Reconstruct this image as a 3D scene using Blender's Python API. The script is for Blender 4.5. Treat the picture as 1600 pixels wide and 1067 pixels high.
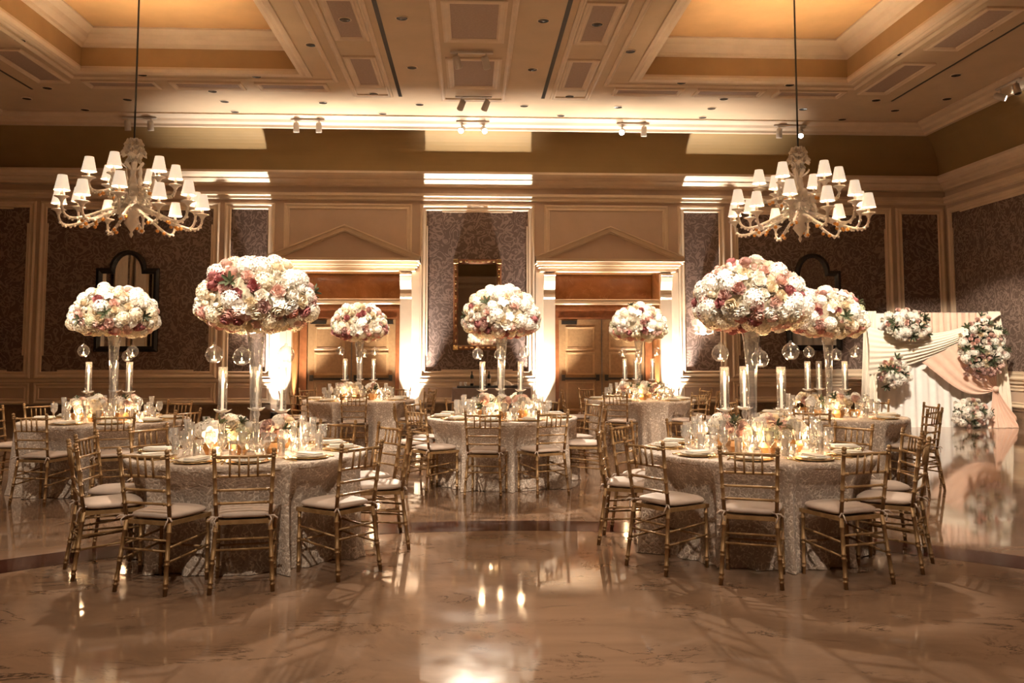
import bpy, math, random
import numpy as np
from mathutils import Vector, Matrix
random.seed(7); rng = random.Random(7)
PI = math.pi
for o in list(bpy.data.objects): bpy.data.objects.remove(o)
SC = bpy.context.scene
COL = SC.collection

# ---------------------------------------------------------------- camera, world, exposure
F = 1350.0; HOR = 548.0; LEAN = 5.6e-5; VPX = 736.0; CAMH = 1.555
PITCH = math.atan(LEAN * F); PPY = HOR - F * math.tan(PITCH); YAW = math.atan((800 - VPX) / F * math.cos(PITCH))
cd = bpy.data.cameras.new('camera'); cam = bpy.data.objects.new('camera', cd); COL.objects.link(cam)
cd.sensor_width = 36; cd.lens = F / 1600 * 36; cd.shift_y = (PPY - 533.5) / 1600; cd.clip_end = 200
cam.location = (0, 0, CAMH); cam.rotation_euler = (PI / 2 + PITCH, 0, -YAW)
SC.camera = cam
w = bpy.data.worlds.new('world'); SC.world = w; w.use_nodes = True
w.node_tree.nodes['Background'].inputs[0].default_value = (.02, .015, .01, 1)
vs = SC.view_settings; vs.view_transform = 'Standard'; vs.look = 'None'; vs.gamma = 1; vs.use_curve_mapping = False
vs.exposure = 0.45
FW = np.array([math.sin(YAW) * math.cos(PITCH), math.cos(YAW) * math.cos(PITCH), math.sin(PITCH)])
RT = np.array([math.cos(YAW), -math.sin(YAW), 0.]); UP = np.cross(RT, FW)
def pix(x, y, axis, val):                       # photo pixel -> point on a plane of the room
    d = FW + RT * (x - 800) / F + UP * (PPY - y) / F
    t = (val - (0, 0, CAMH)[axis]) / d[axis]
    return np.array([0, 0, CAMH]) + d * t

# room dimensions
D = 19.6; XR = 11.12; XL = -11.12; YF = -8.0; ZC = 6.6
WC = .15                                        # centre line of the mirror wall

# lights of the room: strengths in one place
E_UP, E_PIN, E_DOWN, E_CHAND, E_CANDLE, E_BACK, E_DRAPE = 2700, 1900, 230, 205, 6, 2600, 3600
WARM = (1, .77, .54); WHITEW = (1, .90, .80)
def spot(name, loc, target, energy, size, blend=.4, color=WARM, radius=.05):
    l = bpy.data.lights.new(name, 'SPOT'); l.energy = energy; l.spot_size = math.radians(size); l.spot_blend = blend
    l.color = color; l.shadow_soft_size = radius
    o = bpy.data.objects.new(name, l); COL.objects.link(o); o.location = loc
    d = Vector(target) - Vector(loc); o.rotation_euler = d.to_track_quat('-Z', 'Y').to_euler(); return o
def point(name, loc, energy, color=WARM, radius=.05):
    l = bpy.data.lights.new(name, 'POINT'); l.energy = energy; l.color = color; l.shadow_soft_size = radius
    o = bpy.data.objects.new(name, l); COL.objects.link(o); o.location = loc; return o

# ---------------------------------------------------------------- materials
MATS = {}
def mat(name, col=(.8, .8, .8), rough=.5, metal=0, emit=None, estr=0, fn=None, spec=.5, coat=0, sheen=0):
    m = bpy.data.materials.new(name); m.use_nodes = True; nt = m.node_tree; b = nt.nodes['Principled BSDF']
    b.inputs['Base Color'].default_value = (*col, 1); b.inputs['Roughness'].default_value = rough
    b.inputs['Metallic'].default_value = metal; b.inputs['Specular IOR Level'].default_value = spec
    b.inputs['Coat Weight'].default_value = coat; b.inputs['Sheen Weight'].default_value = sheen
    if emit: b.inputs['Emission Color'].default_value = (*emit, 1); b.inputs['Emission Strength'].default_value = estr
    if fn: fn(nt, b)
    MATS[name] = m; return m
def N(nt, t, **kw):
    n = nt.nodes.new(t)
    for k, v in kw.items():
        if k in n.inputs: n.inputs[k].default_value = v
        else: setattr(n, k, v)
    return n
def ramp(nt, fac, stops):
    r = nt.nodes.new('ShaderNodeValToRGB'); e = r.color_ramp.elements
    while len(e) < len(stops): e.new(.5)
    for i, (p, c) in enumerate(stops): e[i].position = p; e[i].color = (*c, 1)
    nt.links.new(fac, r.inputs[0]); return r.outputs[0]
def coords(nt, scale=(1, 1, 1), kind='Object'):
    tc = nt.nodes.new('ShaderNodeTexCoord'); mp = nt.nodes.new('ShaderNodeMapping'); mp.inputs['Scale'].default_value = scale
    nt.links.new(tc.outputs[kind], mp.inputs[0]); return mp.outputs[0]
def bump(nt, b, h, s=.2, d=.01):
    bn = N(nt, 'ShaderNodeBump', Strength=s, Distance=d); nt.links.new(h, bn.inputs['Height']); nt.links.new(bn.outputs[0], b.inputs['Normal'])
def grain(c, amt=.12, scale=6, bs=0):
    def fn(nt, b):
        n = N(nt, 'ShaderNodeTexNoise', Scale=scale, Detail=4.0); nt.links.new(coords(nt), n.inputs['Vector'])
        nt.links.new(ramp(nt, n.outputs[0], [(.3, tuple(x * (1 - amt) for x in c)), (.7, tuple(x * (1 + amt) for x in c))]), b.inputs['Base Color'])
        if bs: bump(nt, b, n.outputs[0], bs)
    return fn
def wallpaper(nt, b):                           # scrolling leaf damask, the figure a little paler and glossier
    co = coords(nt)
    n1 = N(nt, 'ShaderNodeTexNoise', Scale=3.6, Detail=1.0, Distortion=2.6); nt.links.new(co, n1.inputs['Vector'])
    v = N(nt, 'ShaderNodeTexVoronoi', Scale=6.0); v.feature = 'SMOOTH_F1'; nt.links.new(co, v.inputs['Vector'])
    ad = N(nt, 'ShaderNodeMath', operation='MULTIPLY_ADD'); ad.inputs[1].default_value = -.28; nt.links.new(v.outputs['Distance'], ad.inputs[0]); nt.links.new(n1.outputs[0], ad.inputs[2])
    sn = N(nt, 'ShaderNodeMath', operation='MULTIPLY'); sn.inputs[1].default_value = 21; nt.links.new(ad.outputs[0], sn.inputs[0])
    s2 = N(nt, 'ShaderNodeMath', operation='SINE'); nt.links.new(sn.outputs[0], s2.inputs[0])
    nt.links.new(ramp(nt, s2.outputs[0], [(.15, (.125, .081, .061)), (.6, (.25, .174, .142))]), b.inputs['Base Color'])
    nt.links.new(ramp(nt, s2.outputs[0], [(.0, (.75,) * 3), (.45, (.45,) * 3)]), b.inputs['Roughness'])
def marble(base, vein, scale=.5, rough=.07):
    def fn(nt, b):
        co = coords(nt)
        w_ = N(nt, 'ShaderNodeTexNoise', Scale=scale, Detail=7.0, Roughness=.62, Distortion=1.6); nt.links.new(co, w_.inputs['Vector'])
        c1 = ramp(nt, w_.outputs[0], [(.32, tuple(x * .72 for x in base)), (.52, base), (.7, tuple(min(1, x * 1.28) for x in base))])
        v = N(nt, 'ShaderNodeTexNoise', Scale=scale * 1.7, Detail=9.0, Roughness=.66, Distortion=.9)
        nt.links.new(coords(nt, (1, 2.2, 1)), v.inputs['Vector'])
        ab = N(nt, 'ShaderNodeMath', operation='SUBTRACT'); ab.inputs[1].default_value = .5; nt.links.new(v.outputs[0], ab.inputs[0])
        a2 = N(nt, 'ShaderNodeMath', operation='ABSOLUTE'); nt.links.new(ab.outputs[0], a2.inputs[0])
        msk = N(nt, 'ShaderNodeTexNoise', Scale=scale * 3.2, Detail=2.0); nt.links.new(co, msk.inputs['Vector'])
        f1 = ramp(nt, a2.outputs[0], [(.0, (1, 1, 1)), (.012, (0, 0, 0))]); f2 = ramp(nt, msk.outputs[0], [(.47, (0, 0, 0)), (.6, (1, 1, 1))])
        mm = N(nt, 'ShaderNodeMixRGB', blend_type='MULTIPLY'); mm.inputs[0].default_value = 1; nt.links.new(f1, mm.inputs[1]); nt.links.new(f2, mm.inputs[2])
        mx = N(nt, 'ShaderNodeMixRGB'); nt.links.new(mm.outputs[0], mx.inputs[0]); nt.links.new(c1, mx.inputs[1]); mx.inputs[2].default_value = (*vein, 1)
        nt.links.new(mx.outputs[0], b.inputs['Base Color'])
        rn = N(nt, 'ShaderNodeTexNoise', Scale=3.0, Detail=5.0); nt.links.new(co, rn.inputs['Vector'])
        nt.links.new(ramp(nt, rn.outputs[0], [(.3, (rough * .7,) * 3), (.75, (rough * 1.9,) * 3)]), b.inputs['Roughness'])
    return fn
def lace(nt, b):
    co = coords(nt)
    v = N(nt, 'ShaderNodeTexVoronoi', Scale=32.0); v.feature = 'DISTANCE_TO_EDGE'; nt.links.new(co, v.inputs['Vector'])
    n = N(nt, 'ShaderNodeTexNoise', Scale=13.0, Detail=3.0, Distortion=2.5); nt.links.new(co, n.inputs['Vector'])
    ad = N(nt, 'ShaderNodeMath', operation='MULTIPLY_ADD'); ad.inputs[1].default_value = 1.3; nt.links.new(v.outputs['Distance'], ad.inputs[0]); nt.links.new(n.outputs[0], ad.inputs[2])
    nt.links.new(ramp(nt, ad.outputs[0], [(.42, (.80, .68, .56)), (.62, (.42, .32, .245))]), b.inputs['Base Color'])
    bump(nt, b, ad.outputs[0], .6, .01)
def shiny(base, edge):
    def fn(nt, b):
        n = N(nt, 'ShaderNodeTexNoise', Scale=22.0, Detail=3.0); nt.links.new(coords(nt), n.inputs['Vector'])
        nt.links.new(ramp(nt, n.outputs[0], [(.35, base), (.7, edge)]), b.inputs['Base Color'])
    return fn
def glassmat(name, tint=(1, 1, 1), refl=.10, rough=.02, dens=.0):
    m = bpy.data.materials.new(name); m.use_nodes = True; nt = m.node_tree; nt.nodes.clear()
    out = nt.nodes.new('ShaderNodeOutputMaterial'); tr = N(nt, 'ShaderNodeBsdfTransparent'); tr.inputs[0].default_value = (*tint, 1)
    gl = N(nt, 'ShaderNodeBsdfGlossy'); gl.inputs['Roughness'].default_value = rough
    lw = N(nt, 'ShaderNodeLayerWeight', Blend=.35); mr = N(nt, 'ShaderNodeMapRange'); mr.inputs['To Min'].default_value = refl * .5; mr.inputs['To Max'].default_value = min(1, refl * 6)
    nt.links.new(lw.outputs['Facing'], mr.inputs['Value'])
    mx = nt.nodes.new('ShaderNodeMixShader'); nt.links.new(mr.outputs[0], mx.inputs[0]); nt.links.new(tr.outputs[0], mx.inputs[1]); nt.links.new(gl.outputs[0], mx.inputs[2])
    df = N(nt, 'ShaderNodeBsdfDiffuse'); df.inputs[0].default_value = (.9, .9, .9, 1); tl = N(nt, 'ShaderNodeBsdfTranslucent'); tl.inputs[0].default_value = (.9, .9, .9, 1)
    m2 = nt.nodes.new('ShaderNodeMixShader'); m2.inputs[0].default_value = .5; nt.links.new(df.outputs[0], m2.inputs[1]); nt.links.new(tl.outputs[0], m2.inputs[2])
    m3 = nt.nodes.new('ShaderNodeMixShader'); m3.inputs[0].default_value = dens; nt.links.new(mx.outputs[0], m3.inputs[1]); nt.links.new(m2.outputs[0], m3.inputs[2])  # white haze mixed in, standing in for candlelight sparkle in the glass
    nt.links.new(m3.outputs[0], out.inputs[0]); MATS[name] = m; return m
CREAM = (.74, .585, .42)
mat('cream_paint', CREAM, .45, fn=grain(CREAM, .05, 3))
mat('wall_paint', (.56, .415, .31), .55, fn=grain((.56, .415, .31), .06, 2))
mat('wallpaper', rough=.6, fn=wallpaper)
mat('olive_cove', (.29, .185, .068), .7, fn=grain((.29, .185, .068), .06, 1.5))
mat('ceiling_paint', (.60, .45, .29), .7, fn=grain((.60, .45, .29), .05, 2))
mat('gold_ceiling', (.66, .40, .18), .65, fn=grain((.66, .40, .18), .07, 2))
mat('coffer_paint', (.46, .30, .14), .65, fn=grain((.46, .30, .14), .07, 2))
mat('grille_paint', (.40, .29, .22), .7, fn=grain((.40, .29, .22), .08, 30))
mat('floor_marble', rough=.06, fn=marble((.295, .19, .128), (.055, .032, .02), .6, .05), spec=.7)
mat('red_marble', rough=.06, fn=marble((.062, .02, .014), (.03, .012, .01), 1.1, .09), spec=.25)
mat('base_marble', rough=.25, fn=marble((.20, .13, .085), (.08, .05, .03), 1.6, .16))
mat('niche_marble', rough=.25, fn=marble((.36, .18, .075), (.5, .3, .14), 1.4, .14))
mat('casing_wood', (.22, .09, .04), .3, fn=grain((.22, .09, .04), .2, 9))
mat('door_wood', (.30, .20, .11), .45, fn=grain((.30, .20, .11), .12, 14))
mat('door_trim', (.40, .28, .16), .4, fn=grain((.40, .28, .16), .08, 14))
mat('dark_metal', (.02, .018, .016), .35, fn=grain((.02, .018, .016), .2, 20))
mat('gunmetal', (.2, .19, .18), .4, .6, fn=grain((.2, .19, .18), .1, 20))
mat('black_lacquer', (.012, .011, .011), .25, fn=grain((.012, .011, .011), .2, 20))
mat('mirror_glass', (.78, .76, .72), .015, 1, fn=lambda nt, b: None)
mat('chair_gold', (.33, .19, .08), .38, .3, fn=shiny((.26, .148, .06), (.40, .245, .11)))
mat('cushion', (.54, .42, .34), .6, fn=grain((.54, .42, .34), .06, 12), sheen=.2)
mat('lace_cloth', rough=.7, fn=lace, sheen=.2)
mat('grey_cloth', (.30, .24, .23), .8, fn=grain((.30, .24, .23), .08, 25))
mat('charger_gold', (.75, .52, .24), .22, .9, fn=shiny((.68, .45, .18), (.85, .63, .33)))
mat('china', (.80, .76, .70), .2, fn=grain((.80, .76, .70), .03, 8))
mat('napkin', (.74, .68, .60), .8, fn=grain((.74, .68, .60), .06, 20))
mat('card', (.82, .77, .68), .7, fn=grain((.82, .77, .68), .04, 30))
mat('wax', (.88, .82, .72), .5, emit=(1, .75, .5), estr=.55, fn=grain((.88, .82, .72), .03, 10))
mat('flame', (1, .8, .5), .5, emit=(1, .72, .38), estr=24)
mat('lamp_shade', (.9, .8, .66), .8, emit=(1, .80, .58), estr=.55, fn=grain((.9, .8, .66), .05, 20))
mat('bulb_glow', (1, .9, .8), .5, emit=(1, .84, .62), estr=6)
mat('spot_lens', (1, .95, .9), .4, emit=(1, .93, .82), estr=30)
mat('dark_lens', (.03, .028, .026), .2, fn=grain((.03, .028, .026), .1, 10))
mat('murano', (.86, .78, .68), .12, fn=grain((.86, .78, .68), .06, 15), coat=.5)
mat('amber', (.75, .33, .07), .15, fn=grain((.75, .33, .07), .1, 20), coat=.5)
mat('white_enamel', (.62, .55, .48), .4, fn=grain((.62, .55, .48), .05, 10))
mat('gold_box', (.42, .22, .08), .35, .6, fn=shiny((.34, .17, .06), (.55, .32, .14)))
mat('leaf', (.06, .07, .03), .6, fn=grain((.06, .07, .03), .3, 20))
mat('bouquet_core', (.38, .32, .22), .8, fn=grain((.38, .32, .22), .35, 40))
mat('fl_white', (.88, .82, .73), .6, fn=grain((.88, .82, .73), .05, 60))
mat('fl_cream', (.80, .68, .50), .6, fn=grain((.80, .68, .50), .07, 60))
mat('fl_blush', (.76, .52, .44), .6, fn=grain((.76, .52, .44), .1, 60))
mat('fl_rose', (.42, .15, .145), .6, fn=grain((.42, .15, .145), .2, 60))
mat('fl_mauve', (.56, .34, .29), .6, fn=grain((.56, .34, .29), .15, 60))
mat('fl_coral', (.66, .33, .27), .6, fn=grain((.66, .33, .27), .12, 60))
mat('fl_green', (.52, .52, .33), .6, fn=grain((.52, .52, .33), .1, 60))
mat('drape_white', (.80, .76, .72), .75, fn=grain((.80, .76, .72), .03, 10), sheen=.2)
mat('drape_cream', (.80, .72, .60), .75, fn=grain((.80, .72, .60), .03, 10), sheen=.2)
mat('drape_peach', (.76, .52, .40), .75, fn=grain((.76, .52, .40), .05, 10), sheen=.2)
mat('bottle_glass', (.015, .018, .014), .08, fn=grain((.015, .018, .014), .1, 10))
mat('paper_label', (.5, .36, .28), .7, fn=grain((.5, .36, .28), .05, 30))
mat('rod_black', (.03, .025, .02), .4, fn=grain((.03, .025, .02), .1, 20))
glassmat('clear_glass', (.985, .985, .98), .17, .03, .07)
glassmat('vase_glass', (.985, .985, .985), .17, .03, .03)
glassmat('chimney_glass', (.99, .99, .99), .12, .02, .015)
glassmat('globe_glass', (.98, .98, .98), .12, .02, .02)

# ---------------------------------------------------------------- mesh helpers
class MB:
    def __init__(s): s.v = []; s.f = []
    def add(s, v, f, M=None):
        o = len(s.v); s.v += [tuple(M @ Vector(p)) for p in v] if M else [tuple(p) for p in v]
        s.f += [tuple(i + o for i in q) for q in f]; return s
    def box(s, x0, x1, y0, y1, z0, z1, M=None):
        return s.add([(x0, y0, z0), (x1, y0, z0), (x1, y1, z0), (x0, y1, z0), (x0, y0, z1), (x1, y0, z1), (x1, y1, z1), (x0, y1, z1)],
                     [(0, 3, 2, 1), (4, 5, 6, 7), (0, 1, 5, 4), (1, 2, 6, 5), (2, 3, 7, 6), (3, 0, 4, 7)], M)
    def rbox(s, x0, x1, y0, y1, z0, z1, b=.01, M=None):     # box with chamfered top and bottom edges
        V = []
        for (z, i) in ((z0, b), (z0 + b, 0), (z1 - b, 0), (z1, b)):
            V += [(x0 + i, y0 + i, z), (x1 - i, y0 + i, z), (x1 - i, y1 - i, z), (x0 + i, y1 - i, z)]
        f = [(3, 2, 1, 0), (12, 13, 14, 15)]
        for k in range(3):
            for j in range(4): a = k * 4 + j; c = k * 4 + (j + 1) % 4; f.append((a, c, c + 4, a + 4))
        return s.add(V, f, M)
    def tube(s, pts, rad, n=8, caps=True, M=None):
        pts = [Vector(p) for p in pts]; V = []; f = []; m = len(pts)
        if not hasattr(rad, '__len__'): rad = [rad] * m
        t0 = (pts[1] - pts[0]).normalized(); ref = Vector((0, 0, 1)) if abs(t0.z) < .9 else Vector((1, 0, 0))
        u = t0.cross(ref).normalized()
        for i, p in enumerate(pts):
            t = (pts[min(i + 1, m - 1)] - pts[max(i - 1, 0)])
            t = t.normalized() if t.length > 1e-9 else t0
            u = (u - t * u.dot(t)).normalized(); q = t.cross(u)
            for k in range(n):
                a = 2 * PI * k / n; V.append(p + (u * math.cos(a) + q * math.sin(a)) * rad[i])
        for i in range(m - 1):
            for k in range(n): a = i * n + k; b = i * n + (k + 1) % n; f.append((a, b, b + n, a + n))
        if caps: f.append(tuple(range(n - 1, -1, -1))); f.append(tuple(range((m - 1) * n, m * n)))
        return s.add(V, f, M)
    def lathe(s, prof, n=16, M=None, caps=True):
        V = []; f = []
        for r, z in prof:
            for k in range(n): a = 2 * PI * k / n; V.append((r * math.cos(a), r * math.sin(a), z))
        for i in range(len(prof) - 1):
            for k in range(n): a = i * n + k; b = i * n + (k + 1) % n; f.append((a, b, b + n, a + n))
        if caps:
            if prof[0][0] > 1e-5: f.append(tuple(range(n - 1, -1, -1)))
            if prof[-1][0] > 1e-5: f.append(tuple(range((len(prof) - 1) * n, len(prof) * n)))
        return s.add(V, f, M)
    def grid(s, fn, nu, nv, M=None, wrap=False):
        V = []; f = []
        for i in range(nu + 1):
            for j in range(nv + 1): V.append(fn(i / nu, j / nv))
        for i in range(nu):
            for j in range(nv): a = i * (nv + 1) + j; f.append((a, a + nv + 1, a + nv + 2, a + 1))
        return s.add(V, f, M)
    def ball(s, c, r, n=8, m=5, sz=1, M=None):
        pr = [(max(1e-4, r * math.sin(PI * i / m)), -r * sz * math.cos(PI * i / m)) for i in range(m + 1)]
        T = Matrix.Translation(c)
        return s.lathe(pr, n, (M @ T) if M else T, caps=False)
    def rings(s, rings, closed=True):               # list of equal-length loops joined to a band
        n = len(rings[0]); V = [p for r in rings for p in r]; f = []
        for i in range(len(rings) - 1):
            for k in range(n if closed else n - 1): a = i * n + k; b = i * n + (k + 1) % n; f.append((a, b, b + n, a + n))
        return s.add(V, f)
    def mesh(s, name, m, smooth=False):
        me = bpy.data.meshes.new(name); me.from_pydata(s.v, [], s.f)
        if smooth: me.polygons.foreach_set('use_smooth', [True] * len(me.polygons))
        me.materials.append(MATS[m]); me.update(); return me
def link(name, data, parent=None, loc=None, rot=None, scale=None):
    o = bpy.data.objects.new(name, data); COL.objects.link(o)
    if parent: o.parent = parent
    if loc is not None: o.location = loc
    if rot is not None: o.rotation_euler = rot
    if scale is not None: o.scale = (scale,) * 3 if not hasattr(scale, '__len__') else scale
    return o
def part(name, mb, m, parent=None, smooth=False, **kw): return link(name, mb.mesh(name, m, smooth), parent, **kw)
def tag(o, label, cat, group=None):
    o['label'] = label; o['category'] = cat
    if group: o['group'] = group
    return o
def thing(name, label, cat, loc=(0, 0, 0), rz=0, group=None):
    o = bpy.data.objects.new(name, None); o.empty_display_size = .1; COL.objects.link(o); o.location = loc; o.rotation_euler = (0, 0, rz)
    return tag(o, label, cat, group)
def struct(o): o['kind'] = 'structure'; return o
def sempty(name, loc=(0, 0, 0)):
    o = bpy.data.objects.new(name, None); COL.objects.link(o); o.location = loc; return struct(o)
def build(tree, parent):                            # tree: [(name, mesh, children)] shared mesh data, copies in a loop
    for t in tree:
        o = link(t[0], t[1], parent, loc=t[3] if len(t) > 3 else None, rot=t[4] if len(t) > 4 else None)
        for c in t[2]: link(c[0], c[1], o, loc=c[3] if len(c) > 3 else None, rot=c[4] if len(c) > 4 else None)

# ---------------------------------------------------------------- room shell
m = MB().box(XL, XR, YF, D + 1.2, -.12, 0); FLOOR = struct(part('floor', m, 'floor_marble'))
def ring_band(cx, cy, r0, r1, z, n=96):
    mb = MB(); mb.rings([[(cx + r * math.cos(2 * PI * k / n), cy + r * math.sin(2 * PI * k / n), zz) for k in range(n)] for r, zz in ((r0, -.02), (r0, z), (r1, z), (r1, -.02))]); return mb
part('marble_inlay_band', ring_band(.2, 2.2, 5.42, 5.86, .0012), 'red_marble', FLOOR)

def rect(p, z, x0=XL, x1=XR, y0=YF, y1=D): return [(x0 + p, y0 + p, z), (x1 - p, y0 + p, z), (x1 - p, y1 - p, z), (x0 + p, y1 - p, z)]
PC, PT = .95, 1.28                                  # cove edge and crown edge, out from the wall
trim1 = struct(part('trim_1', MB().rings([rect(p, z) for p, z in [(0, 4.96), (.09, 4.98), (.09, 5.04), (.14, 5.06), (.14, 5.12), (.03, 5.14)]]), 'cream_paint'))
struct(part('trim_2', MB().rings([rect(p, z) for p, z in [(.0, 5.27), (.10, 5.29), (.12, 5.33), (.21, 5.36), (.26, 5.40), (.26, 5.43), (.35, 5.47), (.40, 5.52), (.40, 5.57), (.30, 5.575)]]), 'cream_paint'))
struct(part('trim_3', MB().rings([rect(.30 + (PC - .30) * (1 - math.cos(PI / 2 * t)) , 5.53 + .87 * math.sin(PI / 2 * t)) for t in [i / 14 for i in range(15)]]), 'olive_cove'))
struct(part('trim_4', MB().rings([rect(p, z) for p, z in [(PC - .06, 6.38), (PC + .03, 6.38), (PC + .05, 6.43), (PC + .13, 6.47), (PC + .17, 6.52), (PC + .26, 6.54), (PT, 6.57), (PT, 6.61)]]), 'cream_paint'))

# ceiling with two coffers
CX0, CX1, CY0, CY1 = 3.13, 7.02, 10.62, 15.5
def ceil_quads():
    mb = MB(); xs = [XL + PT, -CX1, -CX0, CX0, CX1, XR - PT]; ys = [YF + PT, CY0, CY1, D - PT]
    for i in range(5):
        for j in range(3):
            if j == 1 and i in (1, 3): continue
            mb.add([(xs[i], ys[j], ZC), (xs[i], ys[j + 1], ZC), (xs[i + 1], ys[j + 1], ZC), (xs[i + 1], ys[j], ZC)], [(0, 1, 2, 3)])
    return mb
CEIL = struct(part('ceiling', ceil_quads(), 'ceiling_paint'))
for sx in (-1, 1):
    x0, x1 = (CX0, CX1) if sx > 0 else (-CX1, -CX0)
    R = lambda i, z: rect(i, z, x0, x1, CY0, CY1)
    part('coffer_frame', MB().rings([R(i, ZC + z) for i, z in [(-.20, 0), (-.20, -.035), (-.15, -.05), (-.10, -.04), (-.06, -.06), (0, -.05), (.03, 0), (.03, .04)]]), 'cream_paint', CEIL)
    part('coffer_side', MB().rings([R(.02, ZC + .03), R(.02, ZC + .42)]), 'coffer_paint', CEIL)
    part('coffer_crown', MB().rings([R(i, ZC + z) for i, z in [(.02, .38), (.07, .40), (.09, .44), (.18, .50), (.22, .56), (.33, .60), (.38, .61), (.38, .66)]]), 'cream_paint', CEIL)
    part('coffer_ceiling', MB().add(R(.36, ZC + .64), [(0, 1, 2, 3)]), 'gold_ceiling', CEIL)
def ceil_frame(x0, x1, y0, y1, b=.13):              # raised moulding with a darker inset panel, seen from below
    part('panel_moulding', MB().rings([rect(i, ZC + z, x0, x1, y0, y1) for i, z in [(0, 0), (0, -.03), (b * .3, -.045), (b * .55, -.03), (b * .8, -.03), (b, -.01), (b, .004)]]), 'cream_paint', CEIL)
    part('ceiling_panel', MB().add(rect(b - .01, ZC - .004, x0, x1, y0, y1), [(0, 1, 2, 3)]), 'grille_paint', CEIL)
ROWS = [(14.58, 16.3), (12.1, 13.8), (9.62, 11.32), (7.14, 8.84), (4.66, 6.36)]
for (a, b) in ROWS:
    ceil_frame(-.46, .52, a, b)
    for s in (-1, 1):
        ceil_frame(min(s * 1.66, s * 2.22), max(s * 1.66, s * 2.22), a, b, .11)
        ceil_frame(min(s * 7.55, s * 8.15), max(s * 7.55, s * 8.15), a - .1, b, .1)
for s in (-1, 1):
    for (a, b) in [(2.75, 4.1), (4.35, 5.7), (5.95, 7.3)]: ceil_frame(min(s * a, s * b), max(s * a, s * b), 16.15, 16.6, .09)
def ceil_rail(x0, x1, y0, y1, w=.09):
    part('ceiling_rail', MB().rings([rect(i, ZC + z, x0, x1, y0, y1) for i, z in [(0, 0), (0, -.035), (w * .4, -.05), (w * .7, -.03), (w, -.03), (w, 0)]]), 'cream_paint', CEIL)
ceil_rail(-.62, .68, 3.5, 17.1)
for s in (-1, 1):
    ceil_rail(min(s * 1.56, s * 2.34), max(s * 1.56, s * 2.34), 3.5, 16.9)
    part('air_slot', MB().box(s * 1.42 - .035, s * 1.42 + .035, 3.5, 16.95, ZC - .006, ZC + .02), 'dark_metal', CEIL)
    part('air_slot', MB().box(s * 8.5 - .02, s * 8.5 + .02, 3.5, 16.8, ZC - .006, ZC + .02), 'dark_metal', CEIL)
    part('ceiling_bead', MB().rings([rect(i, ZC + z, *( (2.5, 7.4) if s > 0 else (-7.4, -2.5)), 3.5, 16.0) for i, z in [(0, 0), (0, -.03), (.04, -.05), (.09, -.02), (.09, 0)]]), 'cream_paint', CEIL)

# walls
DOORS = [(-4.02, -1.58), (1.88, 4.33)]; DH = 3.37; ND = .95
mb = MB(); xs = [XL, DOORS[0][0], DOORS[0][1], DOORS[1][0], DOORS[1][1], XR]
for i in range(5):
    z0 = DH if i in (1, 3) else 0
    mb.add([(xs[i], D, z0), (xs[i + 1], D, z0), (xs[i + 1], D, 6.6), (xs[i], D, 6.6)], [(0, 1, 2, 3)])
WB = struct(part('wall_back', mb, 'wall_paint'))
WRt = struct(part('wall_right', MB().add([(XR, D, 0), (XR, YF, 0), (XR, YF, 6.6), (XR, D, 6.6)], [(0, 1, 2, 3)]), 'wall_paint'))
WLf = struct(part('wall_left', MB().add([(XL, YF, 0), (XL, D, 0), (XL, D, 6.6), (XL, YF, 6.6)], [(0, 1, 2, 3)]), 'wall_paint'))
struct(part('wall_front', MB().add([(XR, YF, 0), (XL, YF, 0), (XL, YF, 6.6), (XR, YF, 6.6)], [(0, 1, 2, 3)]), 'wall_paint'))
def base_profile(mb, M, L0, L1):                    # marble base along local x, out towards -y
    mb.box(L0, L1, -.04, 0, 0, .33, M).box(L0, L1, -.055, 0, .33, .37, M).box(L0, L1, -.06, 0, 0, .09, M)
I4 = Matrix.Translation((0, D, 0))
mb = MB(); [base_profile(mb, I4, a, b) for a, b in ((XL, -4.45), (-1.15, 1.45), (4.76, XR))]; struct(part('baseboard_back', mb, 'base_marble'))
MR = Matrix.Translation((XR, 0, 0)) @ Matrix.Rotation(-PI / 2, 4, 'Z'); ML = Matrix.Translation((XL, 0, 0)) @ Matrix.Rotation(PI / 2, 4, 'Z')
mb = MB(); base_profile(mb, MR, -D, -YF); struct(part('baseboard_right', mb, 'base_marble'))
mb = MB(); base_profile(mb, ML, YF, D); struct(part('baseboard_left', mb, 'base_marble'))
def wframe(M, x0, x1, z0, z1, w, parent, name='panel_frame', m='cream_paint', h=.05, ears=False):
    prof = [(0, 0), (0, h * .6), (w * .2, h), (w * .35, h * .9), (w * .5, h * .45), (w * .72, h * .45), (w * .85, h * .65), (w, h * .3), (w, 0)]
    mb = MB(); mb.rings([[tuple(M @ Vector(p)) for p in ((x0 + i, -y, z0 + i), (x1 - i, -y, z0 + i), (x1 - i, -y, z1 - i), (x0 + i, -y, z1 - i))] for i, y in prof])
    if ears:
        e = .35; t = .035
        mb.box(x0 + w + e, x1 - w - e, -h * .5, 0, z1 - w - t, z1 - w, M); mb.box(x0 + w + e, x1 - w - e, -h * .5, 0, z0 + w, z0 + w + t, M)
        mb.box(x0 + w, x0 + w + t, -h * .5, 0, z0 + w + e, z1 - w - e, M); mb.box(x1 - w - t, x1 - w, -h * .5, 0, z0 + w + e, z1 - w - e, M)
    return part(name, mb, m, parent)
def wpaper(M, x0, x1, z0, z1, parent):
    part('wallpaper_panel', MB().box(x0, x1, -.008, 0, z0, z1, M), 'wallpaper', parent)
ZP0, ZP1, ZW0, ZW1 = .95, 4.89, .39, .85
back_panels = [(XL + .05, -9.70, 1), (-9.61, -5.66, 1), (-5.56, -4.44, 0), (-1.17, 1.44, 1), (4.76, 5.86, 0), (5.98, 9.81, 1), (9.91, 11.06, 0)]
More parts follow.
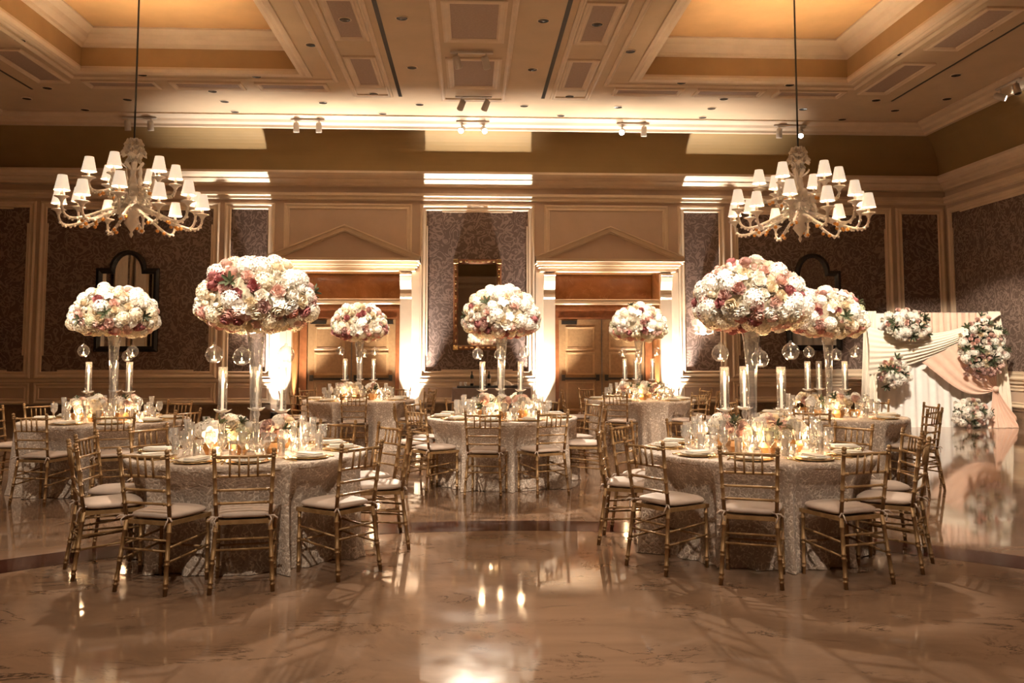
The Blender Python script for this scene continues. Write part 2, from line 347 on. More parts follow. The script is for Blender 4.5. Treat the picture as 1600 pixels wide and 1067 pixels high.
for x0, x1, e in back_panels:
    wframe(I4, x0, x1, ZP0, ZP1, .15, WB, ears=bool(e)); wpaper(I4, x0 + .13, x1 - .13, ZP0 + .13, ZP1 - .13, WB)
    n = 2 if x1 - x0 > 3 else 1; s = (x1 - x0) / n
    for k in range(n):
        wframe(I4, x0 + k * s + (.03 if k else 0), x0 + (k + 1) * s - (.03 if k < n - 1 else 0), ZW0, ZW1, .12, WB, 'wainscot_frame', h=.035)
for (a, b) in ((-4.24, -1.35), (1.66, 4.53)): wframe(I4, a, b, 2.6, ZP1, .13, WB, h=.04)
rp = lambda mb, a, b: mb.box(a, b, -.05, 0, .885, .925, I4).box(a, b, -.03, 0, .865, .885, I4)
mb = MB(); [rp(mb, a, b) for a, b in ((XL, -4.45), (-1.15, 1.45), (4.76, XR))]; part('chair_rail', mb, 'cream_paint', WB)
for M, W_, sgn in ((MR, WRt, -1), (ML, WLf, 1)):    # side walls: panels run along local x
    y = D - .12
    while y > YF + 1:
        for wd in (3.9, 1.1):
            a, b = y - wd, y; lo, hi = (-b, -a) if sgn < 0 else (a, b)
            wframe(M, lo, hi, ZP0, ZP1, .15, W_, ears=wd > 2); wpaper(M, lo + .13, hi - .13, ZP0 + .13, ZP1 - .13, W_)
            wframe(M, lo, hi, ZW0, ZW1, .12, W_, 'wainscot_frame', h=.035); y = a - .1
    lo, hi = (-D, -YF) if sgn < 0 else (YF, D)
    part('chair_rail', MB().box(lo, hi, -.05, 0, .885, .925, M).box(lo, hi, -.03, 0, .865, .885, M), 'cream_paint', W_)

# door bays: pedimented surround, marble niche, double doors
for di, (a, b) in enumerate(DOORS):
    c = (a + b) / 2; T_ = sempty('trim_%d' % (5 + di), (0, 0, 0))
    part('niche_back', MB().box(a - .1, b + .1, D + ND, D + ND + .05, 0, DH), 'niche_marble', T_)
    part('niche_side', MB().box(a - .05, a, D + .02, D + ND, 0, DH), 'niche_marble', T_); part('niche_side', MB().box(b, b + .05, D + .02, D + ND, 0, DH), 'niche_marble', T_)
    part('niche_ceiling', MB().box(a, b, D, D + ND, DH, DH + .05), 'niche_marble', T_)
    hw = (b - a) / 2 + .44; prj = .56
    for s in (-1, 1):                               # pilaster with bracket, inside edge at the opening
        x0, x1 = sorted((c + s * ((b - a) / 2 - .02), c + s * ((b - a) / 2 + .24)))
        p = part('pilaster', MB().box(x0, x1, D - .10, D + .02, .37, 2.75), 'cream_paint', T_)
        part('plinth', MB().box(x0 - .02, x1 + .02, D - .12, D + .02, 0, .37), 'base_marble', T_)
        k = MB(); pr = [(.10, 2.72), (.13, 2.76), (.13, 2.80), (.11, 2.84), (.13, 2.95), (.20, 3.12), (.22, 3.22), (.22, 3.24), (.25, 3.26), (.25, 3.30)]
        k.rings([[(x0, D - q, z), (x1, D - q, z)] for q, z in pr], closed=False)
        for xx in (x0, x1): k.add([(xx, D, 2.72)] + [(xx, D - q, z) for q, z in pr] + [(xx, D, 3.30)], [tuple(range(len(pr) + 2))])
        part('bracket', k, 'cream_paint', T_)
        xo0, xo1 = sorted((c + s * ((b - a) / 2 + .24), c + s * ((b - a) / 2 + .42)))
        part('side_strip', MB().box(xo0, xo1, D - .05, D, .37, 3.34), 'cream_paint', T_)
    # horizontal cornice (stepped) and raking cornice
    k = MB()
    for z0, z1, q, e in ((3.34, 3.42, .26, -.12), (3.42, 3.47, .34, -.08), (3.47, 3.54, .44, -.04), (3.54, 3.60, prj, 0)): k.box(c - hw - e, c + hw + e, D - q, D, z0, z1)
    part('cornice', k, 'cream_paint', T_)
    ap = 4.30
    for s in (-1, 1):
        k = MB(); th = .16; slope = (ap - 3.62) / hw
        for q, t0, t1 in ((prj, 0, .035), (prj - .03, .035, .13), (prj - .07, .13, th)):
            P = []
            for xx in (c + s * hw, c): 
                zz = 3.66 + (hw - abs(xx - c)) * slope
                P += [(xx, D - q, zz - t0), (xx, D, zz - t0), (xx, D - q, zz - t1), (xx, D, zz - t1)]
            k.add(P, [(0, 1, 5, 4), (0, 4, 6, 2), (2, 6, 7, 3), (0, 2, 3, 1), (4, 5, 7, 6)])
        part('raking_cornice', k, 'cream_paint', T_)
    part('tympanum', MB().add([(c - hw, D - .46, 3.6), (c + hw, D - .46, 3.6), (c, D - .46, ap - .02)], [(0, 1, 2)]), 'wall_paint', T_)
    # casing and doors
    o0, o1, Y = c - 1.03, c + 1.03, D + ND
    k = MB().box(o0 - .17, o0, Y - .14, Y, 0, 2.33).box(o1, o1 + .17, Y - .14, Y, 0, 2.33); part('door_casing', k, 'casing_wood', T_)
    part('door_head', MB().box(o0 - .17, o1 + .17, Y - .14, Y, 2.33, 2.52).box(o0 - .2, o1 + .2, Y - .2, Y, 2.52, 2.58).box(o0 - .02, o1 + .02, Y - .17, Y, 2.31, 2.34), 'casing_wood', T_)
    dr = sempty('door_%d' % (di + 1))
    for s in (-1, 1):
        x0, x1 = sorted((c + s * .006, c + s * 1.02))
        lf = part('door_leaf', MB().box(x0, x1, Y - .06, Y - .015, .01, 2.30), 'door_wood', dr)
        Ms = Matrix.Translation((0, Y - .06, 0))
        for z0, z1 in ((.14, .84), (.98, 1.52), (1.58, 2.12)): wframe(Ms, x0 + .16, x1 - .16, z0, z1, .05, lf, 'door_panel', 'door_trim', .018)
        part('panic_bar', MB().box(x0 + .06, x1 - .06, Y - .14, Y - .10, .875, .925).box(x0 + .06, x0 + .14, Y - .13, Y - .05, .85, .99).box(x1 - .14, x1 - .06, Y - .13, Y - .05, .85, .99), 'dark_metal', lf)
        part('door_closer', MB().box(x0 + (.06 if s < 0 else .6), x0 + (.42 if s < 0 else .96), Y - .12, Y - .06, 2.18, 2.27), 'dark_metal', lf)
    part('door_stop', MB().box(c - .012, c + .012, Y - .075, Y - .06, .01, 2.3), 'gunmetal', dr)

# curtains on the side wall that the arched mirror reflects
mb = MB()
for i, y0 in enumerate((8.0, 9.6, 11.2, 12.8)):
    mb = MB().grid(lambda u, v, y0=y0: (XL + .16 + .05 * math.sin(u * 40), y0 + u * .95, .05 + v * 4.7), 60, 1)
    tag(part('curtain', mb, 'drape_cream', smooth=True), 'tall cream curtain on the side wall that the arched mirror reflects', 'curtain', 'curtains on the side wall')

# ---------------------------------------------------------------- mirrors and sconces on the mirror wall
def arched(w_, h, ar, sx, n=14):                    # outline: rectangle with a raised round head between shoulders
    pts = [(-w_ / 2, 0), (w_ / 2, 0), (w_ / 2, h)]
    pts += [(ar * sx * math.cos(PI * k / n), h + ar * math.sin(PI * k / n)) for k in range(n + 1)]
    return pts + [(-w_ / 2, h)]
def mirror_arch(x, z, w_, h, ar, label):
    t = thing('arched_mirror', label, 'mirror', (x, D - .012, z), 0)
    o = arched(w_, h, ar, 1.0); n = 14; q = .125; ri = ar - .1
    i = [(-w_ / 2 + q, q), (w_ / 2 - q, q), (w_ / 2 - q, h - q)] + [(ri * math.cos(PI * k / n), h - q + (ri + q) * math.sin(PI * k / n)) for k in range(n + 1)] + [(-w_ / 2 + q, h - q)]
    k = MB(); k.rings([[(p[0], -y, p[1]) for p in L] for L, y in ((o, 0), (o, .05), ([((a[0] * .5 + b[0] * .5), (a[1] * .5 + b[1] * .5)) for a, b in zip(o, i)], .07), (i, .04), (i, .01))])
    part('frame', k, 'black_lacquer', t); part('glass', MB().add([(p[0], -.015, p[1]) for p in i], [tuple(range(len(i)))]), 'mirror_glass', t)
mirror_arch(-7.64, 1.53, 1.38, 1.86, .40, 'black arched mirror with shoulders, on the wall away from the draped backdrop')
mirror_arch(7.89, 1.56, 1.30, 1.84, .40, 'black arched mirror with shoulders, on the wall nearer the draped backdrop')
t = thing('framed_mirror', 'tall rectangular mirror in a dark frame of small glinting blocks between the doors', 'mirror', (.14, D - .012, 1.57))
mw, mh = 1.09, 2.06
k = MB(); k.rings([[(s[0], -y, s[1]) for s in ((-mw / 2 + q, q), (mw / 2 - q, q), (mw / 2 - q, mh - q), (-mw / 2 + q, mh - q))] for q, y in ((0, 0), (0, .05), (.03, .06), (.085, .05), (.11, .02), (.11, 0))])
part('frame', k, 'casing_wood', t)
part('glass', MB().add([(-mw / 2 + .1, -.012, .1), (mw / 2 - .1, -.012, .1), (mw / 2 - .1, -.012, mh - .1), (-mw / 2 + .1, -.012, mh - .1)], [(0, 1, 2, 3)]), 'mirror_glass', t)
blk = MB().rbox(-.03, .03, -.02, .02, -.016, .016, .006).mesh('frame_block', 'charger_gold'); blkv = MB().rbox(-.016, .016, -.02, .02, -.04, .04, .006).mesh('frame_block', 'charger_gold')
crn = MB().rbox(-.055, .055, -.035, .035, -.055, .055, .012).mesh('corner_block', 'charger_gold')
for k_ in range(7):
    for z in (.057, mh - .057): link('frame_block', blk, t, (-mw / 2 + .17 + k_ * .125, -.06, z))
for k_ in range(11):
    for x in (-mw / 2 + .057, mw / 2 - .057): link('frame_block', blkv, t, (x, -.06, .2 + k_ * .166))
for x in (-mw / 2 + .055, mw / 2 - .055):
    for z in (.055, mh - .055): link('corner_block', crn, t, (x, -.05, z))
def shade_mesh(r0, r1, h, n=16): return MB().lathe([(r0, 0), ((r0 + r1) / 2, h / 2), (r1, h)], n, caps=False)
for x, lb in ((-5.0, 'two-light crystal wall sconce on the narrow panel away from the draped backdrop'), (5.31, 'two-light crystal wall sconce on the narrow panel nearer the draped backdrop')):
    t = thing('wall_sconce', lb, 'wall lamp', (x, D - .012, 2.0))
    part('backplate', MB().lathe([(.0, .0), (.07, 0), (.09, .015), (.05, .03), (.02, .05)], 16, Matrix.Rotation(PI / 2, 4, 'X')), 'murano', t, True)
    for s in (-1, 1):
        a_ = part('arm', MB().tube([(0, -.03, 0), (s * .08, -.09, -.07), (s * .17, -.13, -.05), (s * .2, -.13, .04)], .013, 8), 'murano', t, True)
        part('cup', MB().lathe([(.015, .03), (.06, .05), (.03, .06), (.018, .14)], 12, Matrix.Translation((s * .2, -.13, 0))), 'murano', a_, True)
        part('shade', shade_mesh(.085, .05, .15), 'lamp_shade', a_, True, loc=(s * .2, -.13, .13))
        part('bulb', MB().ball((s * .2, -.13, .19), .022), 'bulb_glow', a_, True)
        part('pendant', MB().ball((s * .2, -.13, -.03), .022, sz=1.6), 'murano', a_, True)
    point('sconce_light', (x, D - .2, 2.2), 16, WARM, .06)

# ---------------------------------------------------------------- ceiling fittings
dl = MB().lathe([(.098, 0), (.098, -.010), (.085, -.014), (.082, -.006)], 18, caps=False).mesh('trim_ring', 'cream_paint', True)
dlc = MB().lathe([(.084, -.012), (.07, -.006), (.0, -.005)], 18, caps=False).mesh('dark_can', 'dark_lens', True)
DL = [(31, 62), (74, 137), (133, 171), (222, 116), (332, 142), (367, 174), (400.6, 119), (486, 69.5), (42, 153.5), (199, 155), (351, 158), (504.6, 160), (539, 30), (584, 146), (598, 177),
      (628, 27.7), (643.7, 105), (655.5, 162.7), (849, 31.7), (832, 108), (819, 165), (890, 150), (876.5, 180), (933, 37.5), (984.6, 79.7), (1065, 128.6), (1234, 132), (966, 167), (1112, 169), (1254.6, 170), (1098, 183), (1316, 186), (1131, 154),
      (1409, 83.7), (1369, 156), (1542.6, 47), (1493.7, 117), (1479.5, 154), (1398.6, 172)]
for x, y in DL:
    p = pix(x, y, 2, ZC)
    z = ZC
    if p[1] > D - PT - .1: z = 6.555; p = pix(x, y, 2, z)
    t = thing('recessed_downlight', 'dark recessed downlight with a pale trim ring set in the panelled ceiling', 'ceiling light', (p[0], p[1], z), 0, 'recessed downlights')
    link('trim_ring', dl, t); link('dark_can', dlc, t)
def track(x, y, z, lit, label, aim=(0, -.5, -1), rz=0, g='track lights'):
    t = thing('track_light', label, 'track light', (x, y, z), rz, g)
    part('rail', MB().rbox(-.36, .36, -.03, .03, -.035, 0, .006), 'white_enamel', t)
    for i, s in enumerate((-1, 1)):
        d = Vector(aim if not isinstance(aim, list) else aim[i]).normalized(); q = d.to_track_quat('-Z', 'Y').to_matrix().to_4x4(); M = Matrix.Translation((s * .24, 0, -.19)) @ q
        h = part('spot_head', MB().lathe([(.03, .12), (.06, .10), (.065, -.08), (.062, -.10), (.055, -.085)], 14, M, caps=False).lathe([(.0, .12), (.03, .12)], 14, M, caps=False), 'white_enamel', t, True)
        part('stem', MB().tube([(s * .24, 0, -.03), (s * .24, 0, -.17)], .012, 8), 'white_enamel', h)
        part('lens', MB().lathe([(.0, -.088), (.056, -.088)], 14, M, caps=False), 'spot_lens' if lit[i] else 'dark_lens', h)
    return t
for px_, py_, lit, lab, aim in [(739, 183, (1, 1), 'track light with both heads glowing, above the framed mirror', [(-.25, -1, -.55), (.2, -1, -.6)]),
        (476, 181, (0, 0), 'unlit track light over the doorway farther from the draped backdrop', (0, .3, -1)),
        (994, 187, (1, 0), 'track light with one glowing head over the doorway nearer the draped backdrop', [(-.3, -1, -.5), (0, .3, -1)]),
        (210, 179, (0, 0), 'unlit track light behind the chandelier away from the draped backdrop', (0, .3, -1)),
        (1247, 188, (0, 1), 'track light behind the chandelier nearer the draped backdrop', [(0, .2, -1), (-.4, -1, -1)])]:
    p = pix(px_, py_, 2, 6.5); track(p[0], D - PC - .2, 6.52, lit, lab, aim, g='track lights along the mirror wall')
p = pix(737, 78, 2, ZC); track(p[0], p[1], ZC - .03, (0, 0), 'dark track light hung between two ceiling panels of the middle strip', (.2, .5, -.6), g='track lights of the middle strip')
p = pix(740, 148, 2, ZC); track(p[0], p[1], ZC - .03, (0, 0), 'track light hung at the wall end of the middle ceiling strip', (-.3, .5, -.6), g='track lights of the middle strip')
track(XR - PC - .2, 15.3, 6.52, (0, 1), 'track light with a glowing head over the side wall by the draped backdrop', [(-.3, 0, -1), (-.8, -1, -.6)], PI / 2)

# ---------------------------------------------------------------- chandeliers
def chandelier(x, y, label, rot):
    t = thing('chandelier', label, 'chandelier', (x, y, 0), rot, 'white glass chandeliers'); z0 = 3.27
    part('rod', MB().tube([(0, 0, 4.66), (0, 0, ZC + .64)], .014, 8), 'rod_black', t)
    part('ceiling_rose', MB().lathe([(.0, ZC + .56), (.05, ZC + .57), (.13, ZC + .62), (.13, ZC + .645)], 16), 'cream_paint', t, True)
    part('column', MB().lathe([(.005, 3.24), (.03, 3.29), (.015, 3.33), (.05, 3.38), (.11, 3.46), (.07, 3.53), (.15, 3.62), (.19, 3.70), (.10, 3.78), (.05, 3.86), (.12, 3.95), (.14, 4.02), (.06, 4.08), (.035, 4.2), (.05, 4.32), (.03, 4.42), (.09, 4.5), (.06, 4.58), (.02, 4.66), (.0, 4.7)], 16), 'murano', t, True)
    leaf = lambda s_: MB().grid(lambda u, v: ((.05 + .16 * math.sin(u * 2.4)) * s_, (v - .5) * .09 * math.sin(PI * min(1, u + .12)) * s_, (.24 * u - .07 * u ** 3) * s_), 6, 2)
    lf1 = leaf(1).mesh('glass_leaf', 'murano', True)
    for k in range(8):
        link('glass_leaf', lf1, t, (0, 0, 4.50), (0, 0, k * PI / 4), .72); link('glass_leaf', lf1, t, (0, 0, 4.26), (0, 0, k * PI / 4 + .3), .8)
        link('glass_leaf', lf1, t, (0, 0, 3.86), (0, 0, k * PI / 4 + .2), 1.2)
    spire = MB().lathe([(.02, 0), (.045, .06), (.02, .14), (.03, .2), (.012, .3), (.0, .5)], 10).mesh('glass_spire', 'murano', True)
    for k in range(4): a = k * PI / 2 + .5; link('glass_spire', spire, t, (.3 * math.cos(a), .3 * math.sin(a), 3.98))
    fl = MB().grid(lambda u, v: ((.03 + .07 * u) * math.cos(v * 2 * PI) * (1 + .2 * math.cos(10 * PI * v)), (.03 + .07 * u) * math.sin(v * 2 * PI) * (1 + .2 * math.cos(10 * PI * v)), .06 * u * u), 3, 20).ball((0, 0, .02), .025).mesh('glass_flower', 'murano', True)
    for k in range(10): a = k * .628; link('glass_flower', fl, t, (.16 * math.cos(a), .16 * math.sin(a), 3.82 + .06 * (k % 2)), (0, PI / 2 - .3, a))
    for z_, r0, n_, sc in ((4.66, .07, 7, .75), (4.54, .10, 8, .85), (4.42, .05, 6, .6), (3.74, .2, 10, .9)):
        for k in range(n_): a = k * 2 * PI / n_ + z_ * 7; link('glass_flower', fl, t, (r0 * math.cos(a), r0 * math.sin(a), z_), (0, PI / 2 - .4, a), sc)
    def arm_pts(R, zh, zd, ze, n=14):
        P = []
        for i in range(n + 1):
            u = i / n; b0 = Vector((.12, 0, zh)); b1 = Vector((.12 + R * .35, 0, zh - .04)); b2 = Vector((R * 1.02, 0, zd - (ze - zd) * .95)); b3 = Vector((R, 0, ze))
            P.append(b0 * (1 - u) ** 3 + b1 * 3 * u * (1 - u) ** 2 + b2 * 3 * u * u * (1 - u) + b3 * u ** 3)
        return P
    def arm_set(R, zh, zd, ze):
        P = arm_pts(R, zh, zd, ze); mb = MB().tube(P, [.026 - .008 * i / len(P) for i in range(len(P))], 7); amb = MB()
        for i in range(2, len(P) - 1):
            mb.ball(P[i] + Vector((0, .02 * (-1) ** i, -.02)), .021, 6, 4)
            if i in (6, 7): amb.ball(P[i] + Vector((0, .03 * (-1) ** i, -.045)), .03, 6, 4)
        e = P[-1]
        M = Matrix.Translation(e)
        pan = MB().lathe([(.02, -.05), (.035, -.02), (.05, .0), (.105, .025), (.095, .035), (.03, .02), (.024, .05)], 14, M)
        can = MB().lathe([(.022, .03), (.018, .17)], 8, M); sh = shade_mesh(.105, .062, .215).lathe([(.107, -.004), (.107, .006)], 16, caps=False)
        return mb.mesh('arm', 'murano', True), amb.mesh('amber_flower', 'amber', True), pan.mesh('drip_pan', 'murano', True), can.mesh('candle_tube', 'murano', True), sh.mesh('shade', 'lamp_shade', True), MB().ball((0, 0, 0), .028).mesh('bulb', 'bulb_glow', True), e
    for cnt, R, zh, zd, ze, off in ((6, 1.0, 3.66, 3.36, 3.60, 0), (6, .98, 3.70, 3.43, 3.72, .52), (6, .60, 4.0, 3.92, 4.07, .26)):
        A, AM, Pn, Cn, Sh, Bu, e = arm_set(R, zh, zd, ze)
        for k in range(cnt):
            a = off + k * 2 * PI / cnt; o = link('arm', A, t, rot=(0, 0, a))
            link('amber_flower', AM, o); link('drip_pan', Pn, o); link('candle_tube', Cn, o)
            link('shade', Sh, o, e + Vector((0, 0, .12))); link('bulb', Bu, o, e + Vector((0, 0, .2)))
            if cnt: 
                g = Vector((x, y, 0)) + Matrix.Rotation(a + rot, 3, 'Z') @ (e + Vector((0, 0, .21))); point('chandelier_light', g, E_CHAND / 2, (1, .72, .45), .03)
chandelier(-5.09, 13.1, 'white glass chandelier with small shades, away from the draped backdrop', .2)
chandelier(5.12, 13.15, 'white glass chandelier with small shades, nearer the draped backdrop', .55)

# ---------------------------------------------------------------- banquet tables: places
TABLES = [(-1.74, 6.98, [-159, -124, -90, -56, -17, 13, 50, 98, 127, 156]), (2.29, 6.93, [-168, -132, -103, -55, -20, 16, 52, 87, 120, 155]),
          (.37, 10.48, [-118, -86, -50, -11, 24, 74, 112, 150, -155]), (-1.83, 14.31, [-130, -92, -38, 4, 66, 112, 152, -165]),
          (2.77, 14.21, [-144, -91, -27, 37, 70, 107, 145, -178]), (-4.2, 10.26, [-122, -92, -11, 26, 62, 100, 160, -160]), (4.36, 10.44, [-130, -84, -31, 38, 86, 130, 172])]
TZ = .765
def ang_pos(cx, cy, deg, r): a = math.radians(deg); return cx + r * math.sin(a), cy - r * math.cos(a)

# chair (faces +y): every piece its own part, mesh data shared by all copies
def bamboo(p0, p1, r, knots, n=7, bend=None):
    p0, p1 = Vector(p0), Vector(p1); mb = MB(); ts = [0]; rs = [r]
    for k in sorted(knots):
        for dt, s in ((-.012, 1), (-.006, 1.33), (.006, 1.33), (.012, 1)): ts.append(k + dt); rs.append(r * s)
    ts.append(1); rs.append(r); return mb.tube([p0.lerp(p1, u) + ((bend * (u * (1 - u) * 4)) if bend else Vector()) for u in ts], rs, n)
def chair_parts():
    P = []; A = lambda n, mb, m='chair_gold', ch=(), sm=True: P.append((n, mb.mesh(n, m, sm), list(ch)))
    A('seat_frame', MB().add([], []).rings([[(-.175 + i, -.19 + i, z), (.175 - i, -.19 + i, z), (.205 - i, .19 - i, z), (-.205 + i, .19 - i, z)] for i, z in ((.03, .425), (0, .425), (0, .452), (.03, .452))]).box(-.15, .15, -.16, .16, .432, .447), sm=False)
    def cush(u, v):
        a = u * 2 * PI; c, s_ = math.cos(a), math.sin(a); e = .42
        sx = math.copysign(abs(c) ** e, c); sy = math.copysign(abs(s_) ** e, s_); ph = (v - .5) * PI; rr = abs(math.cos(ph)) ** .45; w_ = .19 + .018 * sy
        return (sx * w_ * rr, sy * .195 * rr + .002, .478 + .028 * math.copysign(abs(math.sin(ph)) ** .8, math.sin(ph)) + .006 * (1 - (sx * rr) ** 2))
    bow = MB()
    for s in (-1, 1):
        b0 = Vector((s * .168, -.205, .478))
        bow.tube([b0 + Vector((-.03 * s, .03, 0)), b0, b0 + Vector((s * .025, -.02, .004)), b0 + Vector((s * .05, -.03, -.015))], .006, 5); bow.ball(b0, .012, 6, 4)
        bow.tube([b0, b0 + Vector((s * .01, -.03, -.02)), b0 + Vector((-s * .005, -.035, -.06))], .005, 5)
    A('cushion', MB().grid(cush, 28, 8), 'cushion', [('tie', bow.mesh('tie', 'cushion', True))])
    P[-1] = (P[-1][0], P[-1][1], [(c[0], c[1]) for c in P[-1][2]])
    for s in (-1, 1):
        A('leg', bamboo((s * .188, .175, 0), (s * .188, .172, .43), .0135, (.12, .18, .5, .56, .9)))
        A('back_post', MB().add(*(lambda q: (q.v, q.f))(bamboo((s * .195, -.255, 0), (s * .168, -.195, .45), .0145, (.1, .16, .42, .48, .86)))).add(*(lambda q: (q.v, q.f))(bamboo((s * .168, -.195, .44), (s * .187, -.262, .905), .0135, (.26, .42, .64, .92, .96)))).ball((s * .1872, -.263, .908), .0175, 7, 4))
    def rail(z, rad, kn=()):
        u = (z - .44) / .465; x = .168 + .019 * u - .005; y = -.195 - .067 * u; return bamboo((-x, y, z), (x, y, z), rad, kn, 7, Vector((0, -.022, 0)))
    A('top_rail', rail(.868, .0115, (.1, .9))); A('back_rail', rail(.742, .0095, (.08, .92))); A('back_rail', rail(.652, .009, (.08, .92))); A('back_rail', rail(.566, .009, (.08, .92)))
    sp = lambda z: Vector((0, -.195 - .067 * (z - .44) / .465 - .021, z))
    for x in (-.087, -.029, .029, .087): A('spindle', MB().tube([sp(.742) + Vector((x, 0, 0)), sp(.868) + Vector((x, 0, 0))], .0075, 6))
    for s in (-1, 1):
        for z, zz in ((.29, .29), (.2, .2)):
            f = (z / .45); A('side_stretcher', bamboo((s * .188, .175, z + .03), (s * (.195 - .027 * f), -.255 + .06 * f, z), .008, (.3, .7), 6))
    for z in (.27, .335): f = z / .45; A('stretcher', bamboo((-(.19 - .027 * f), -.255 + .06 * f, z), (.19 - .027 * f, -.255 + .06 * f, z), .008, (.3, .7), 6))
    A('stretcher', bamboo((-.185, .175, .22), (.185, .175, .22), .008, (.3, .7), 6))
    return P
CHAIR = chair_parts()
def side_of(deg):
    if abs(deg) < 60: return 'facing mirror wall'
    if abs(deg) > 115: return 'backing on mirror wall'
    return 'at the backdrop side' if deg > 0 else 'at the far side'
ORD = ['first', 'second', 'third', 'fourth', 'fifth', 'sixth']
SHORT = ['foremost table away from backdrop', 'foremost table toward backdrop', 'table facing the framed mirror', 'table at doorway farther from backdrop', 'table at doorway nearer backdrop', 'arched mirror table away from backdrop', 'table nearest the draped backdrop']
CR = 1.0
for ti, (cx, cy, angs) in enumerate(TABLES):
    sides = {}
    for d in angs: sides.setdefault(side_of(d), []).append(d)
    for d in angs:
        j = rng.uniform(-3, 3); x, y = ang_pos(cx, cy, d, CR + rng.uniform(-.015, .03)); sd = side_of(d); L = sides[sd]
        if sd.startswith('at'): L = sorted(L, key=lambda q: abs(q)); tail = ORD[L.index(d)] + ' from open floor'
        else: L = sorted(L, key=lambda q: -math.sin(math.radians(q))); tail = ORD[L.index(d)] + ' from backdrop end'
        if len(L) == 1: tail = 'alone there'
        t = thing('chiavari_chair', 'gold chair ' + sd + ', ' + tail + ', ' + SHORT[ti], 'chair', (x, y, 0), math.radians(d + j), 'gold chairs at the ' + SHORT[ti])
        build(CHAIR, t)

# table, cloth
def cloth(angs, seed):
    r_ = random.Random(seed); ph = [r_.uniform(0, 6.28) for _ in range(4)]; mb = MB(); na = 240
    zs = [(.0, 1.015), (.06, 1.0), (.2, 1), (.32, 1), (.42, 1), (.52, 1), (.62, 1), (.70, 1), (.745, .998), (.76, .99)]
    rings = []
    for z, k in zs:
        L = []
        for i in range(na):
            a = 2 * PI * i / na; deg = math.degrees(a); drop = min(1, max(0, (.76 - z) / .5))
            fold = (.026 * math.sin(17 * a + ph[0]) + .022 * math.sin(29 * a + ph[1]) + .014 * math.sin(47 * a + ph[2])) * drop
            push = 0
            for c in angs:
                dd = abs((deg - c + 180) % 360 - 180); push = max(push, min(1, max(0, (21 - dd) / 8)))
            push = push * push * (3 - 2 * push); s = min(1, max(0, (.76 - z) / .22)); s = s * s * (3 - 2 * s)
            r = .915 + .012 * drop + fold * (1 - .6 * push) - .165 * push * s
            if z < .1: r += .02 * math.sin(23 * a + ph[3]) + .012
            L.append((r * k * math.sin(a), -r * k * math.cos(a), z + (.004 if z == 0 else 0)))
        rings.append(L)
    for r in (.88, .6, .3, .02): rings.append([(r * math.sin(2 * PI * i / na), -r * math.cos(2 * PI * i / na), TZ) for i in range(na)])
    mb.rings(rings); mb.f.append(tuple(range(len(mb.v) - na, len(mb.v)))); return mb
top_me = MB().lathe([(.0, .72), (.9, .72), (.905, .735), (.9, .755), (0, .755)], 40, caps=False).mesh('tabletop', 'door_wood', True)
leg_me = MB().tube([(0, 0, 0), (0, 0, .72)], .02, 8).mesh('leg', 'gunmetal', True)
for ti, (cx, cy, angs) in enumerate(TABLES):
    t = thing('banquet_table', 'round banquet table under lace, ' + SHORT[ti], 'table', (cx, cy, 0), 0, 'round banquet tables')
    link('tabletop', top_me, t)
    for k in range(4): link('leg', leg_me, t, (.5 * math.cos(k * PI / 2 + .785), .5 * math.sin(k * PI / 2 + .785), 0))
    tag(part('tablecloth', cloth(angs, ti), 'lace_cloth', smooth=True, loc=(cx, cy, 0)), 'champagne lace floor-length tablecloth, ' + SHORT[ti], 'tablecloth', 'lace tablecloths')

# ---------------------------------------------------------------- place settings
charger = MB().lathe([(.0, .004), (.10, .004), (.145, .012), (.165, .016), (.165, .012), (.10, .0), (0, 0)], 28, caps=False).mesh('charger', 'charger_gold', True)
plate = MB().lathe([(.0, .006), (.08, .006), (.13, .018), (.135, .02), (.13, .015), (.08, .0), (0, 0)], 24, caps=False).mesh('plate', 'china', True)
def napk():
    mb = MB().rbox(-.05, .05, -.11, .11, 0, .012, .004).rbox(-.045, .048, -.105, .108, .012, .022, .004)
    return mb
napkin = napk().mesh('napkin', 'napkin'); menu = MB().box(-.035, .035, -.08, .08, 0, .002).mesh('menu_card', 'card')
knife = MB().tube([(0, -.1, .004), (0, 0, .005), (0, .02, .004), (0, .11, .003)], [.005, .006, .007, .003], 6).mesh('knife', 'charger_gold', True)
fork = MB().tube([(0, -.1, .004), (0, .04, .004), (0, .055, .006)], [.006, .004, .009], 6)
for dx in (-.009, -.003, .003, .009): fork.tube([(dx, .055, .006), (dx, .1, .007)], .002, 4)
fork = fork.mesh('fork', 'charger_gold', True)
def glass_prof(kind):
    if kind == 'flute': return [(.033, 0), (.032, .004), (.006, .01), (.005, .08), (.012, .10), (.021, .13), (.024, .19), (.030, .255), (.0285, .255), (.022, .19), (.018, .13), (.003, .105)]
    if kind == 'goblet': return [(.036, 0), (.034, .004), (.008, .012), (.006, .07), (.014, .085), (.034, .11), (.038, .15), (.034, .195), (.0325, .195), (.036, .15), (.031, .112), (.003, .088)]
    return [(.026, 0), (.027, .01), (.030, .14), (.0285, .14), (.025, .012), (.002, .01)]
GL = {k: MB().lathe(glass_prof(k), 14, caps=False).mesh({'flute': 'champagne_flute', 'goblet': 'wine_goblet', 'tumbler': 'water_tumbler'}[k], 'clear_glass', True) for k in ('flute', 'goblet', 'tumbler')}
